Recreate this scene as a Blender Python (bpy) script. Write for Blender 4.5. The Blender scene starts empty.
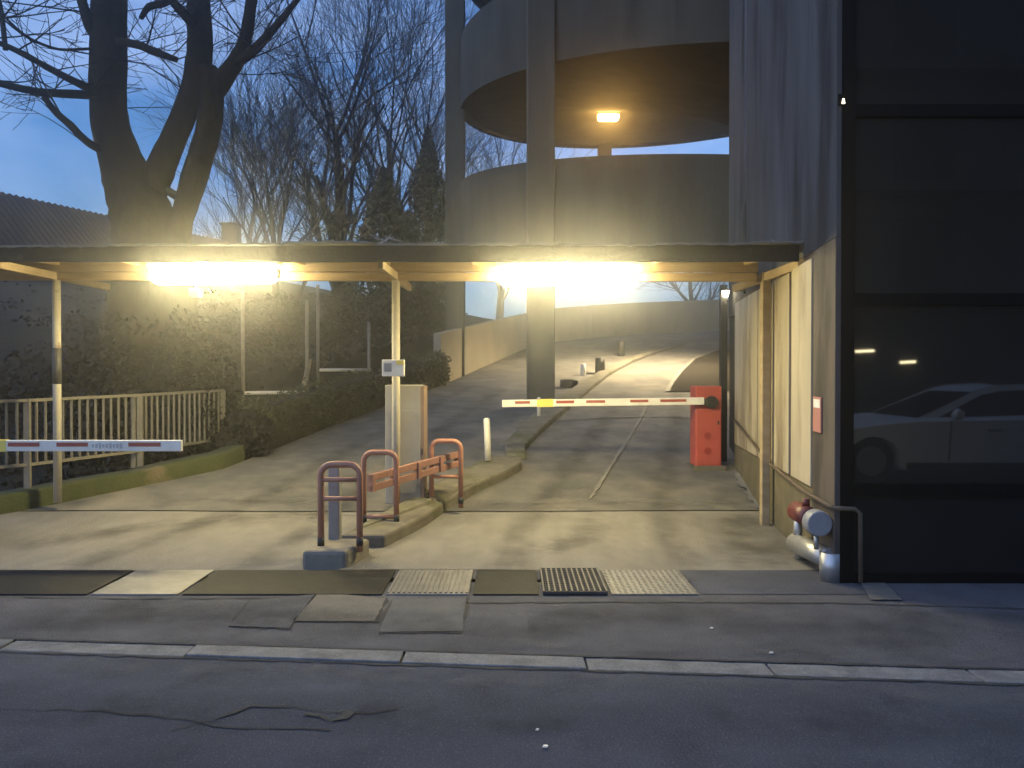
import bpy, math, random
from mathutils import Vector, Matrix, noise
R = math.radians
S = bpy.context.scene
COL = S.collection

# ------------------------------------------------------------------ camera, sky, sun, exposure
cam_d = bpy.data.cameras.new('camera'); cam = bpy.data.objects.new('camera', cam_d); COL.objects.link(cam)
FPX, HOR, EYE = 780.0, 375.0, 1.6
cam_d.sensor_width = 36; cam_d.lens = FPX / 1024 * 36; cam_d.clip_start = .05; cam_d.clip_end = 1000
cam.location = (0, 0, EYE); cam.rotation_euler = (R(90) - math.atan((384 - HOR) / FPX), 0, 0)
S.camera = cam

SUN_EL, SUN_AZ = R(3.0), R(238)
W = bpy.data.worlds.new('World'); S.world = W; W.use_nodes = True
wn, wl = W.node_tree.nodes, W.node_tree.links; wn.clear()
wo = wn.new('ShaderNodeOutputWorld'); wb = wn.new('ShaderNodeBackground'); wb.inputs['Strength'].default_value = .12
sky = wn.new('ShaderNodeTexSky'); sky.sky_type = 'NISHITA'; sky.sun_disc = False
sky.sun_elevation = SUN_EL; sky.sun_rotation = SUN_AZ; sky.ozone_density = 4.0; sky.air_density = 1.0; sky.dust_density = .3
tc = wn.new('ShaderNodeTexCoord'); mp = wn.new('ShaderNodeMapping'); mp.inputs['Scale'].default_value = (1.6, 1.6, 4.2); mp.inputs['Rotation'].default_value = (.3, .35, 0)
nz = wn.new('ShaderNodeTexNoise'); nz.inputs['Scale'].default_value = 2.2; nz.inputs['Detail'].default_value = 6; nz.inputs['Roughness'].default_value = .6
cr = wn.new('ShaderNodeValToRGB'); cr.color_ramp.elements[0].position = .36; cr.color_ramp.elements[0].color = (0, 0, 0, 1)
cr.color_ramp.elements[1].position = .72; cr.color_ramp.elements[1].color = (.65, .65, .65, 1)
mx = wn.new('ShaderNodeMix'); mx.data_type = 'RGBA'; mx.inputs['B'].default_value = (3.6, 4.7, 7.2, 1)
tint = wn.new('ShaderNodeMix'); tint.data_type = 'RGBA'; tint.blend_type = 'MULTIPLY'; tint.inputs['Factor'].default_value = 1; tint.inputs['B'].default_value = (2.2, 2.5, 3.1, 1)
wl.new(tc.outputs['Generated'], mp.inputs['Vector']); wl.new(mp.outputs['Vector'], nz.inputs['Vector']); wl.new(nz.outputs['Fac'], cr.inputs['Fac'])
wl.new(sky.outputs['Color'], tint.inputs['A']); wl.new(tint.outputs['Result'], mx.inputs['A']); wl.new(cr.outputs['Color'], mx.inputs['Factor'])
wl.new(mx.outputs['Result'], wb.inputs['Color']); wl.new(wb.outputs['Background'], wo.inputs['Surface'])

sd = bpy.data.lights.new('sun', 'SUN'); sd.energy = .8; sd.angle = R(70); sd.color = (.50, .63, .98)
so = bpy.data.objects.new('sun', sd); COL.objects.link(so)
so.rotation_euler = Vector((-.66, -.44, .62)).to_track_quat('Z', 'Y').to_euler()      # last twilight glow, from the left and high up
S.view_settings.view_transform = 'Standard'; S.view_settings.look = 'None'; S.view_settings.gamma = 1
S.view_settings.use_curve_mapping = False; S.view_settings.exposure = 0.74
S.cycles.use_denoising = True; S.cycles.max_bounces = 6; S.cycles.volume_bounces = 0; S.cycles.sample_clamp_indirect = 6

# ------------------------------------------------------------------ helpers
def P(u, v, Y): return Vector(((u - 512) / FPX * Y, Y, EYE + (HOR - v) / FPX * Y))     # a pixel at a known depth
def X(u, Y): return (u - 512) / FPX * Y
def G(u, v, z=0.0):
    Y = (EYE - z) * FPX / (v - HOR); return Vector((X(u, Y), Y, z))
def ramp(Y):
    if Y < 7.8: return 0.0
    if Y < 9.4: return .5 * .135 / 1.6 * (Y - 7.8) ** 2
    return .135 * Y - 1.161
def lerp(pts, y):
    if y <= pts[0][1]: return pts[0][0]
    for a, b in zip(pts, pts[1:]):
        if y <= b[1]: return a[0] + (b[0] - a[0]) * (y - a[1]) / (b[1] - a[1])
    return pts[-1][0]

class MB:
    def __init__(s): s.v = []; s.f = []; s.sm = []; s.mi = []
    def add(s, vs, fs, smooth=False, mi=0):
        n = len(s.v); s.v += [Vector(p) for p in vs]; s.f += [tuple(i + n for i in f) for f in fs]; s.sm += [smooth] * len(fs); s.mi += [mi] * len(fs); return s
    def box(s, x0, x1, y0, y1, z0, z1, rz=0, mi=0):
        c = Vector(((x0 + x1) / 2, (y0 + y1) / 2, 0)); m = Matrix.Rotation(rz, 3, 'Z')
        vs = [c + m @ (Vector((x, y, z)) - c) for z in (z0, z1) for x, y in ((x0, y0), (x1, y0), (x1, y1), (x0, y1))]
        return s.add(vs, [(3, 2, 1, 0), (4, 5, 6, 7), (0, 1, 5, 4), (1, 2, 6, 5), (2, 3, 7, 6), (3, 0, 4, 7)], mi=mi)
    def bar(s, a, b, w, h, up=(0, 0, 1), mi=0):
        a, b = Vector(a), Vector(b); d = (b - a).normalized(); up = Vector(up)
        if abs(d.dot(up)) > .99: up = Vector((0, 1, 0))
        sx = d.cross(up).normalized() * w / 2; sz = sx.cross(d).normalized() * h / 2
        vs = [q + i * sx + j * sz for q in (a, b) for i, j in ((-1, -1), (1, -1), (1, 1), (-1, 1))]
        return s.add(vs, [(0, 1, 2, 3), (7, 6, 5, 4), (0, 4, 5, 1), (1, 5, 6, 2), (2, 6, 7, 3), (3, 7, 4, 0)], mi=mi)
    def tube(s, pts, rad, n=8, cap=True, rough=0, mi=0):
        pts = [Vector(p) for p in pts]; k = len(pts)
        if not hasattr(rad, '__len__'): rad = [rad] * k
        vs = []; ref = None
        for i, p in enumerate(pts):
            d = pts[min(i + 1, k - 1)] - pts[max(i - 1, 0)]
            d = d.normalized() if d.length > 1e-9 else Vector((0, 0, 1))
            if ref is None: ref = d.orthogonal().normalized()
            ref = (ref - d * ref.dot(d)); ref = ref.normalized() if ref.length > 1e-6 else d.orthogonal().normalized()
            o = d.cross(ref)
            for j in range(n):
                a = 2 * math.pi * j / n; q = ref * math.cos(a) + o * math.sin(a); rr = rad[i]
                if rough: rr *= 1 + rough * noise.noise((p + q * rad[i]) * (.7 / max(rad[i], .1)))
                vs.append(p + q * rr)
        fs = [(i * n + j, i * n + (j + 1) % n, (i + 1) * n + (j + 1) % n, (i + 1) * n + j) for i in range(k - 1) for j in range(n)]
        s.add(vs, fs, True, mi)
        if cap:
            b = len(s.v) - len(vs)
            s.f += [tuple(b + j for j in reversed(range(n))), tuple(b + (k - 1) * n + j for j in range(n))]; s.sm += [False, False]; s.mi += [mi, mi]
        return s
    def prism(s, poly, d, mi=0):                 # closed polygon swept by vector d
        n = len(poly); d = Vector(d); vs = [Vector(p) for p in poly] + [Vector(p) + d for p in poly]
        return s.add(vs, [tuple(reversed(range(n))), tuple(range(n, 2 * n))] + [(i, (i + 1) % n, n + (i + 1) % n, n + i) for i in range(n)], mi=mi)
    def sheet(s, poly, z=None, mi=0):
        vs = [Vector((p[0], p[1], z if z is not None else p[2])) for p in poly]; return s.add(vs, [tuple(range(len(vs)))], mi=mi)
    def leaf(s, p, sz, rnd, flat=.0):
        n = Vector((rnd.gauss(0, 1), rnd.gauss(0, 1), rnd.gauss(0, 1) + flat)).normalized(); a = n.orthogonal().normalized()
        a = Matrix.Rotation(rnd.uniform(0, 6.28), 3, n) @ a; b = n.cross(a) * .6
        s.add([p - a * sz, p + b * sz * .7, p + a * sz, p - b * sz * .7], [(0, 1, 2, 3)])
    def build(s, name, mat, parent=None, bevel=0, seg=2):
        me = bpy.data.meshes.new(name)
        if parent is None:
            xs = [p.x for p in s.v]; ys = [p.y for p in s.v]
            org = Vector(((min(xs) + max(xs)) / 2, (min(ys) + max(ys)) / 2, min(p.z for p in s.v)))
        else:
            org = Vector((0, 0, 0)); q = parent
            while q: org += q.location; q = q.parent
        me.from_pydata([p - org for p in s.v], [], s.f); me.polygons.foreach_set('use_smooth', s.sm)
        for m in (mat if isinstance(mat, (list, tuple)) else [mat]): me.materials.append(m)
        me.polygons.foreach_set('material_index', s.mi); me.update()
        o = bpy.data.objects.new(name, me); COL.objects.link(o)
        if parent: o.parent = parent
        else: o.location = org
        if bevel:
            b = o.modifiers.new('bevel', 'BEVEL'); b.width = bevel; b.segments = seg; b.limit_method = 'ANGLE'; b.angle_limit = R(50); b.harden_normals = False
        return o
def tag(o, label, cat, group=None):
    o['label'] = label; o['category'] = cat
    if group: o['group'] = group
    return o
def thing(name, loc, label, cat, group=None):
    o = bpy.data.objects.new(name, None); COL.objects.link(o); o.location = loc; o.empty_display_size = .2
    return tag(o, label, cat, group)
def struct(o): o['kind'] = 'structure'; return o

def copy_tree(o, loc=None, parent=None):
    c = o.copy(); COL.objects.link(c)
    if parent: c.parent = parent
    if loc is not None: c.location = loc
    for ch in [q for q in COL.objects if q.parent == o]: copy_tree(ch, None, c)
    return c

# ------------------------------------------------------------------ materials
def mat(name, c1, c2=None, rough=.7, scale=6, bump=.0, bscale=None, metal=0, spec=.5, stretch=(1, 1, 1), c3=None, p3=(.62, .8), scale3=1.2, speck=None, detail=8):
    """base colour varies between c1 and c2 by noise; c3 adds stains of a second, larger noise; speck adds fine grains"""
    m = bpy.data.materials.new(name); m.use_nodes = True; n, l = m.node_tree.nodes, m.node_tree.links
    b = n['Principled BSDF']; b.inputs['Roughness'].default_value = rough; b.inputs['Metallic'].default_value = metal; b.inputs['Specular IOR Level'].default_value = spec
    t = n.new('ShaderNodeTexCoord'); g = n.new('ShaderNodeNewGeometry'); mpn = n.new('ShaderNodeMapping'); mpn.inputs['Scale'].default_value = stretch
    l.new(g.outputs['Position'], mpn.inputs['Vector'])
    def nse(sc, dt=detail, rg=.6):
        q = n.new('ShaderNodeTexNoise'); q.inputs['Scale'].default_value = sc; q.inputs['Detail'].default_value = dt; q.inputs['Roughness'].default_value = rg
        l.new(mpn.outputs['Vector'], q.inputs['Vector']); return q
    def ramp_(src, a, bb):
        r_ = n.new('ShaderNodeMapRange'); r_.inputs['From Min'].default_value = a; r_.inputs['From Max'].default_value = bb; l.new(src, r_.inputs['Value']); return r_.outputs['Result']
    def mix(fac, A, B):
        q = n.new('ShaderNodeMix'); q.data_type = 'RGBA'; l.new(fac, q.inputs['Factor'])
        for sck, val in (('A', A), ('B', B)):
            if isinstance(val, tuple): q.inputs[sck].default_value = (*val, 1)
            else: l.new(val, q.inputs[sck])
        return q.outputs['Result']
    col = mix(ramp_(nse(scale).outputs['Fac'], .3, .7), tuple(c1), tuple(c2 or c1))
    if c3: col = mix(ramp_(nse(scale3, 6).outputs['Fac'], *p3), col, tuple(c3))
    if speck: col = mix(ramp_(nse(160, 2, .5).outputs['Fac'], .58, .75), col, tuple(speck))
    l.new(col, b.inputs['Base Color'])
    if bump:
        bn = n.new('ShaderNodeBump'); bn.inputs['Strength'].default_value = bump; bn.inputs['Distance'].default_value = .02
        l.new(nse(bscale or scale * 4).outputs['Fac'], bn.inputs['Height']); l.new(bn.outputs['Normal'], b.inputs['Normal'])
    return m
def emit(name, c, s):
    m = bpy.data.materials.new(name); m.use_nodes = True; n = m.node_tree.nodes; b = n['Principled BSDF']
    b.inputs['Base Color'].default_value = (.8, .8, .8, 1); b.inputs['Emission Color'].default_value = (*c, 1); b.inputs['Emission Strength'].default_value = s; return m

M = {}
M['asphalt'] = mat('asphalt', (.050, .053, .066), (.10, .105, .128), .95, 2.2, .9, 70, c3=(.045, .047, .058), p3=(.5, .7), scale3=1.1, speck=(.19, .19, .2), spec=.18)
M['pave'] = mat('pavement_asphalt', (.062, .062, .072), (.112, .111, .122), .88, 1.8, .9, 60, c3=(.046, .046, .052), p3=(.5, .7), scale3=1.6, speck=(.26, .26, .26), spec=.18)
M['patch_pale'] = mat('pale_patch', (.15, .135, .115), (.095, .09, .085), .85, 5, .4, 70, speck=(.3, .28, .25), spec=.18)
M['patch_dark'] = mat('dark_patch', (.085, .085, .09), (.12, .12, .12), .88, 4, .6, 60, speck=(.2, .2, .2), spec=.18)
M['crack'] = mat('crack', (.02, .02, .022), (.045, .045, .045), .95, 20)
M['kerb'] = mat('granite', (.215, .212, .21), (.12, .12, .122), .8, 9, .4, 60, c3=(.09, .09, .095), p3=(.5,.7), scale3=4, speck=(.36, .36, .36), spec=.18)
M['apron'] = mat('apron_concrete', (.205, .192, .170), (.155, .146, .130), .9, 5, .9, 60, spec=.25, stretch=(1, .45, 1), detail=12, c3=(.115, .107, .092), p3=(.48, .75), scale3=1.3, speck=(.24, .22, .19))
M['ramp'] = mat('ramp_asphalt', (.085, .083, .08), (.17, .16, .145), .86, 2.6, .9, 50, c3=(.23, .205, .165), p3=(.52, .72), scale3=.9, speck=(.15, .15, .15), spec=.18)
M['rampshade'] = mat('ramp_asphalt_shade', (.022, .020, .017), (.036, .032, .028), 1.0, 3, .4, 60, spec=.02)  # ramp asphalt darkened: shade put into the colour
M['line'] = mat('worn_line', (.2, .19, .165), (.10, .095, .085), .85, 14)
M['median'] = mat('median_concrete', (.17, .155, .125), (.10, .09, .075), .9, 5, .5, 40, c3=(.08, .085, .04), p3=(.5, .7), scale3=2.5, spec=.18)
M['nose'] = mat('nose_concrete', (.25, .225, .18), (.16, .145, .12), .9, 6, .6, 40, spec=.15, c3=(.08, .075, .06), scale3=3)
M['soil'] = mat('soil', (.045, .036, .026), (.03, .026, .02), .95, 3, .8, 20, c3=(.035, .045, .018), scale3=.8)
M['conc'] = mat('drum_concrete', (.058, .059, .044), (.030, .031, .024), .92, 2.2, .5, 30, stretch=(1, 1, .25), c3=(.018, .018, .014), p3=(.48, .7), scale3=1.3)
M['colconc'] = mat('column_concrete', (.085, .081, .062), (.055, .053, .041), .9, 3, .3, 30, stretch=(1, 1, .2), c3=(.12, .11, .10), scale3=2)
M['tower'] = mat('tower_concrete', (.115, .112, .108), (.05, .049, .047), .92, 1.6, .5, 14, stretch=(1.0, 1.0, .16), c3=(.026, .025, .024), p3=(.46, .62), scale3=1.5, detail=5)
M['panel'] = mat('cream_panel', (.42, .37, .27), (.30, .26, .18), .8, 2.2, .25, 30, stretch=(.8, .8, .2), c3=(.12, .085, .05), p3=(.52, .68), scale3=1.7)
M['pier'] = mat('pier_concrete', (.10, .08, .066), (.055, .045, .038), .9, 3, .4, 30, stretch=(1, 1, .3), c3=(.028, .023, .02), p3=(.5, .7), scale3=3)
M['panelback'] = mat('panel_joint', (.05, .036, .022), (.09, .06, .035), .9, 6)
M['rust'] = mat('rusty_pipe', (.12, .085, .055), (.07, .05, .035), .8, 20)
M['dado'] = mat('stained_plinth', (.14, .12, .07), (.07, .06, .035), .9, 4, .4, 30, c3=(.05, .04, .025), scale3=3)
M['beige'] = mat('beige_wall', (.36, .31, .22), (.28, .24, .17), .9, 1.5, .2, 30, stretch=(1, 1, .4), c3=(.16, .135, .09), scale3=1)
M['wood'] = mat('pale_timber', (.40, .31, .18), (.27, .195, .105), .7, 4, .2, 40, stretch=(1, 1, 3))
M['beam'] = mat('beam_timber', (.45, .32, .16), (.30, .20, .09), .7, 5, .2, 40, stretch=(.3, 3, 3))
M['post'] = mat('post_paint', (.50, .46, .36), (.40, .35, .26), .6, 6, .15, 40, c3=(.14, .08, .045), p3=(.62, .72), scale3=5)
M['roof'] = mat('roof_sheet', (.17, .16, .15), (.10, .095, .09), .85, 5, .4, 30, c3=(.05, .045, .04), scale3=3)
M['steel'] = mat('galvanised', (.45, .45, .45), (.34, .34, .34), .4, 12, .1, 60, metal=.7)
M['steeldull'] = mat('dull_steel', (.30, .29, .28), (.22, .21, .20), .55, 10, .15, 50, metal=.5)
M['plate'] = mat('pale_steel_plate', (.23, .22, .205), (.15, .147, .137), .5, 8, .2, 60, metal=.4, c3=(.14, .125, .105), scale3=4)
M['cast'] = mat('cast_iron', (.020, .020, .021), (.012, .012, .013), .6, 9, .4, 60, metal=.3, c3=(.034, .028, .024), scale3=3, spec=.18)
M['gratebar'] = mat('grate_bar', (.11, .105, .10), (.06, .058, .055), .6, 12, metal=.3)
M['railing'] = mat('railing_paint', (.22, .20, .16), (.15, .135, .11), .6, 9, .1)
M['white'] = mat('white_paint', (.78, .75, .68), (.66, .63, .56), .5, 8)
M['stripe'] = mat('red_stripe', (.36, .07, .05), (.28, .05, .035), .5, 10)
M['yellow'] = mat('yellow_band', (.75, .60, .12), None, .5, 10)
M['grey'] = mat('grey_print', (.40, .40, .40), None, .6)
M['red'] = mat('red_cabinet', (.44, .075, .055), (.34, .06, .045), .6, 3, .15, c3=(.2, .045, .035), scale3=3)
M['reddark'] = mat('red_print', (.28, .03, .025), None, .5)
M['black'] = mat('black_part', (.02, .02, .02), None, .6)
M['rail'] = mat('faded_red_paint', (.40, .18, .115), (.30, .135, .09), .55, 9, .2, 50, c3=(.12, .06, .05), scale3=5)
M['plank'] = mat('faded_red_plank', (.27, .135, .105), (.20, .10, .08), .6, 7, .2, 40)
M['cabinet'] = mat('cabinet_paint', (.33, .31, .27), (.25, .235, .205), .5, 3, c3=(.15, .13, .10), scale3=4)
M['cabred'] = mat('cabinet_edge', (.26, .17, .12), (.2, .14, .10), .6)
M['moss'] = mat('mossy_concrete', (.03, .042, .010), (.055, .055, .022), .95, 5, .8, 25, c3=(.12, .095, .06), p3=(.58, .7), scale3=1.4)
M['bark'] = mat('bark', (.036, .026, .018), (.013, .010, .008), .98, 7, 1.0, 10, spec=.05, stretch=(1, 1, .4))
M['twig'] = mat('twig', (.035, .027, .03), (.022, .018, .02), .95, 6, spec=.1)
M['ivy'] = mat('ivy_leaves', (.032, .038, .014), (.06, .058, .022), .6, 3, c3=(.09, .06, .03), scale3=1.5)
M['conifer'] = mat('conifer_leaves', (.018, .03, .016), (.035, .05, .022), .7, 3)
M['shrub'] = mat('shrub_leaves', (.009, .008, .005), (.016, .013, .007), .7, 2, c3=(.018, .011, .006), scale3=1)
M['litter'] = mat('dry_leaves', (.06, .042, .025), (.035, .03, .016), .9, 3, c3=(.045, .055, .02), scale3=.9)
M['tile'] = mat('roof_tiles', (.085, .05, .034), (.05, .032, .024), .85, 2.5, .5, 12, spec=.18)
M['render'] = mat('house_render', (.05, .036, .025), (.034, .026, .019), .9, 1)
M['brown'] = mat('brown_wall', (.045, .034, .024), (.026, .02, .015), .9, 2, .4, 20)
M['glass'] = mat('dark_glass', (.024, .022, .020), (.016, .015, .014), .025, 1)
M['glass'].node_tree.nodes['Principled BSDF'].inputs['IOR'].default_value = 2.0
M['frame'] = mat('black_frame', (.004, .004, .005), None, .6, spec=.1)
M['darkpanel'] = mat('dark_panel', (.007, .007, .008), (.012, .012, .013), .5, 3, spec=.2)
M['carpaint'] = mat('silver_car_paint', (.62, .62, .62), None, .35, 1)
M['tyre'] = mat('tyre', (.02, .02, .02), None, .8)
M['cap'] = mat('grey_cap', (.26, .26, .27), (.20, .20, .21), .5, 14)
M['valve'] = mat('red_valve', (.14, .025, .022), (.09, .018, .016), .45, 14)
M['signred'] = mat('pink_red_sign', (.42, .17, .14), (.34, .16, .13), .6, 20)
M['tube'] = emit('tube_light', (1.0, .85, .44), 106.0)
M['sodium'] = emit('sodium_light', (1.0, .56, .15), 130.0)
M['spot'] = emit('spot_light', (1.0, .85, .55), 30.0)
M['reftube'] = emit('window_tube', (1.0, .85, .5), 9.0)
rnd = random.Random(4)

# ------------------------------------------------------------------ ground, road, pavement
LEFT = [(-9.5, 6.38), (-7.2, 7.6), (-5.84, 8.6), (-4.0, 10.8), (-3.2, 13.7), (-1.7, 18.5), (.65, 28)]   # left edge of the left lane
def terrain(x, y):
    if y < 7: return -.22
    ex = lerp(LEFT, y)
    if y < 28 and x < ex - .45 and y < 12.0 or 12.0 <= y < 28 and x < ex - .75:
        d = ex - .25 - x
        bank = ramp(y) + .85 + min(d * .18, 2.2) + .15 * noise.noise(Vector((x, y, 0)) * .5)
        if y < 14:                                              # sunken yard behind the railing
            k = max(0, min(1, (y - 12.2) / 1.8)); return -1.6 * (1 - k) + bank * k if x < ex - .3 else -.22
        return bank
    if y < 8.8: return -.22
    h = min(.135 * y - 1.9, 2.4) if y < 40 else 2.4
    if x > 4: h = max(h - (x - 4) * .3, -.3) if y < 30 else h
    if y >= 28: h = min(ramp(min(y, 36)) - .7, 2.6)
    return h
xs = [-90, -60, -40, -28] + [-22 + i * .5 for i in range(89)] + [26, 34, 50, 70, 90]
ys = [-40, -25, -12, -4, 0, 4] + [6 + i * .5 for i in range(70)] + [43, 47, 52, 60, 75, 95, 120]
g = MB(); g.add([(x, y, terrain(x, y)) for y in ys for x in xs], [(j * len(xs) + i, j * len(xs) + i + 1, (j + 1) * len(xs) + i + 1, (j + 1) * len(xs) + i) for j in range(len(ys) - 1) for i in range(len(xs) - 1)], True)
struct(g.build('ground', M['soil']))

def kerbY(x): return 4.27 - .085 * x                    # near edge of the kerb, slightly skewed to the photograph
road = MB(); road.add([(x, y, -.010) for x, y in ((-40, -12), (40, -12), (40, kerbY(40) + .0), (-40, kerbY(-40)))], [(0, 1, 2, 3)])
struct(road.build('road', M['asphalt']))
kb = MB(); x = -13.4; rk = random.Random(11)
joints = [X(u, 4.4) for u in (-220, -20, 180, 402, 585, 762, 950, 1150, 1350, 1560)]
joints = [-12, -10.6, -9.2, -8, -6.8, -5.6] + joints + [7.2, 8.6, 10, 11.4, 12.8, 14.2]
for a, b in zip(joints, joints[1:]):
    j = rk.uniform(-.008, .008); a_, b_ = a + .006, b - .006
    kb.prism([(a_, kerbY(a_) + j, -.2), (b_, kerbY(b_) + j * .5, -.2), (b_, kerbY(b_) + .17, -.2), (a_, kerbY(a_) + .17, -.2)], (0, 0, .2 + rk.uniform(-.003, .006)))
struct(kb.build('kerb', M['kerb'], bevel=.006, seg=2))
kg = MB(); kg.prism([(-13, kerbY(-13) + .03, -.2), (15, kerbY(15) + .03, -.2), (15, kerbY(15) + .15, -.2), (-13, kerbY(-13) + .15, -.2)], (0, 0, .18)); struct(kg.build('kerb_bed', M['crack']))
pv = MB(); pv.prism([(-40, kerbY(-40) + .175, -.2), (40, kerbY(40) + .175, -.2), (40, 5.98, -.2), (2.62, 5.98, -.2), (2.62, 6.38, -.2), (-40, 6.38, -.2)], (0, 0, .2)); struct(pv.build('pavement', M['pave']))
sbase = MB(); sbase.sheet([(-16, 6.2), (2.4, 6.2), (2.4, 6.6), (-16, 6.6)], -.03); struct(sbase.build('driveway_bed', M['apron']))
# driveway: apron of concrete, then the asphalt ramp climbing and bending right towards the spiral
RIGHT = [(2.54, 6.38), (2.84, 8.6), (3.13, 10.9), (4.2, 13.7), (5.9, 18.5), (10, 27)]
def rows(y0, y1, n):
    out = []
    for i in range(n + 1):
        y = y0 + (y1 - y0) * i / n; l, r = lerp(LEFT, y), lerp(RIGHT, y)
        out.append([(l + (r - l) * k / 24, y, ramp(y) + .012 * noise.noise(Vector((l + (r - l) * k / 24, y, 3)) * .6)) for k in range(25)])
    return out
def grid(rws):
    m = len(rws[0]); g = MB(); g.add([p for r_ in rws for p in r_], [(j * m + i, j * m + i + 1, (j + 1) * m + i + 1, (j + 1) * m + i) for j in range(len(rws) - 1) for i in range(m - 1)], True); return g
struct(grid(rows(6.38, 8.86, 14)).build('driveway_apron', M['apron']))
rr = rows(8.90, 27, 60)
tailL = [(1.0, 28.6), (1.9, 30.2), (3.6, 31.9), (6, 33.6), (9.4, 35.3), (14, 36.4), (20, 37)]
tailR = [(10.6, 27.6), (11.4, 28.1), (12.6, 28.7), (14, 29.2), (16, 29.6), (19, 29.8), (24, 30)]
for a, b in zip(tailL, tailR):
    rr.append([(a[0] + (b[0] - a[0]) * k / 24, a[1] + (b[1] - a[1]) * k / 24, ramp(a[1]) - .1 * k / 24) for k in range(25)])
struct(grid(rr).build('ramp_road', M['ramp']))
dr = MB(); dr.sheet([(lerp(LEFT, 8.85) , 8.84), (2.86, 8.84), (2.86, 8.92), (lerp(LEFT, 8.9), 8.92)], ramp(8.88) - .018); struct(dr.build('drain_slot', M['crack']))
def ribbon(pts, w, dz, name, m, zf=None, wob=.0, seed=1):
    rg = random.Random(seed); g = MB(); L = []; Rr = []
    fine = []
    for a, b in zip(pts, pts[1:]):
        n = max(2, int((Vector(b[:2]) - Vector(a[:2])).length / .09)) if wob else 6
        for i in range(n): fine.append((a[0] + (b[0] - a[0]) * i / n, a[1] + (b[1] - a[1]) * i / n))
    fine.append(pts[-1][:2])
    for i, p in enumerate(fine):
        q = fine[min(i + 1, len(fine) - 1)]; o = fine[max(i - 1, 0)]; d = (Vector(q) - Vector(o)).normalized(); nrm = Vector((-d.y, d.x))
        ww = w * (1 + (rg.uniform(-.75, 1.1) if wob else 0)) / 2; of = rg.uniform(-wob, wob); z = (zf(p[1]) if zf else 0) + dz
        c = Vector(p) + nrm * of; L.append((*(c + nrm * ww), z)); Rr.append((*(c - nrm * ww), z))
    n = len(L); g.add(L + Rr, [(i, n + i, n + i + 1, i + 1) for i in range(n - 1)]); return struct(g.build(name, m))
ribbon([(2.84, 8.95), (3.0, 10.0), (3.05, 10.55)], .10, .016, 'gutter_strip', M['kerb'], ramp, .015, 13)
ribbon([(.94, 9.36), (1.55, 11.5), (2.35, 14.3), (2.9, 16.5)], .035, .016, 'lane_line', M['line'], ramp, .006, 3)
ribbon([(.5, 14.2), (1.6, 14.5), (2.4, 14.6), (3.4, 14.5)], .05, .018, 'lane_joint', M['line'], ramp, .01, 4)
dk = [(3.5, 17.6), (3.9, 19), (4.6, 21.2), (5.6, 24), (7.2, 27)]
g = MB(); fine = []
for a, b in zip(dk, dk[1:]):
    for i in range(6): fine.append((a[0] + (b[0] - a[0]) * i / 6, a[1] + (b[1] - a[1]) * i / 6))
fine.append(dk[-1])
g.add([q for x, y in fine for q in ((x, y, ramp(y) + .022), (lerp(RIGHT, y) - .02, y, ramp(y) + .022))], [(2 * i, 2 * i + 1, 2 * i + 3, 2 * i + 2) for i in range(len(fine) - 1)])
struct(g.build('ramp_shade', M['rampshade']))  # dark sheet painting the shade over the ramp's right side
ribbon(dk, .10, .026, 'shade_edging', M['line'], ramp, 0, 19)  # pale line along the edge of the painted shade
# pavement patches and cracks
def jit(poly, a, seed):
    rg = random.Random(seed); out = []
    for p, q in zip(poly, poly[1:] + poly[:1]):
        n = 7
        for i in range(n): out.append((p[0] + (q[0] - p[0]) * i / n + rg.uniform(-a, a), p[1] + (q[1] - p[1]) * i / n + rg.uniform(-a, a)))
    return out
def patch(pl, m, seed, name='pavement_patch', dz=.004, rim=True):
    pl = [tuple(G(u, v)[:2]) for u, v in pl]
    if rim:
        c = Vector((sum(p[0] for p in pl) / len(pl), sum(p[1] for p in pl) / len(pl))); big = [tuple(c + (Vector(p) - c) * 1.045) for p in pl]
        g = MB(); g.sheet(jit(big, .016, seed + 50), dz); struct(g.build('pavement_crack', M['crack']))
    g = MB(); g.sheet(jit(pl, .006, seed), dz * 2); struct(g.build(name, m))
patch([(292, 623), (374, 623), (386, 600), (318, 594)], M['patch_pale'], 1)
patch([(378, 634), (462, 633), (466, 599), (392, 602)], M['patch_dark'], 2)
patch([(228, 628), (288, 630), (314, 596), (250, 602)], M['pave'], 3)
def pix(pts, z): return [tuple(G(u, v, z)[:2]) for u, v in pts]
ribbon([(-9, kerbY(-9) - .012), (-3, kerbY(-3) - .012), (0, kerbY(0) - .012), (4, kerbY(4) - .012), (9, kerbY(9) - .012)], .026, -.005, 'pavement_crack', M['crack'], None, .006, 31)
ribbon([(-9, kerbY(-9) + .182), (-3, kerbY(-3) + .182), (0, kerbY(0) + .182), (4, kerbY(4) + .182), (9, kerbY(9) + .182)], .016, .004, 'pavement_crack', M['crack'], None, .006, 32)
ribbon(pix([(-60, 709), (60, 712), (150, 716), (215, 728), (330, 732)], -.010), .013, -.006, 'road_crack', M['crack'], None, .018, 7)
ribbon(pix([(170, 735), (250, 708), (310, 711), (345, 716), (398, 712)], -.010), .015, -.004, 'road_crack', M['crack'], None, .02, 8)
ribbon(pix([(305, 716), (330, 724), (352, 714)], -.010), .032, -.002, 'road_crack', M['crack'], None, .02, 9)
ribbon(pix([(465, 604), (620, 603), (830, 604), (1030, 610)], 0), .022, .004, 'pavement_crack', M['crack'], None, .008, 10)
ribbon(pix([(-20, 598), (130, 600), (300, 599), (380, 601)], 0), .016, .006, 'pavement_crack', M['crack'], None, .006, 12)
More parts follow.
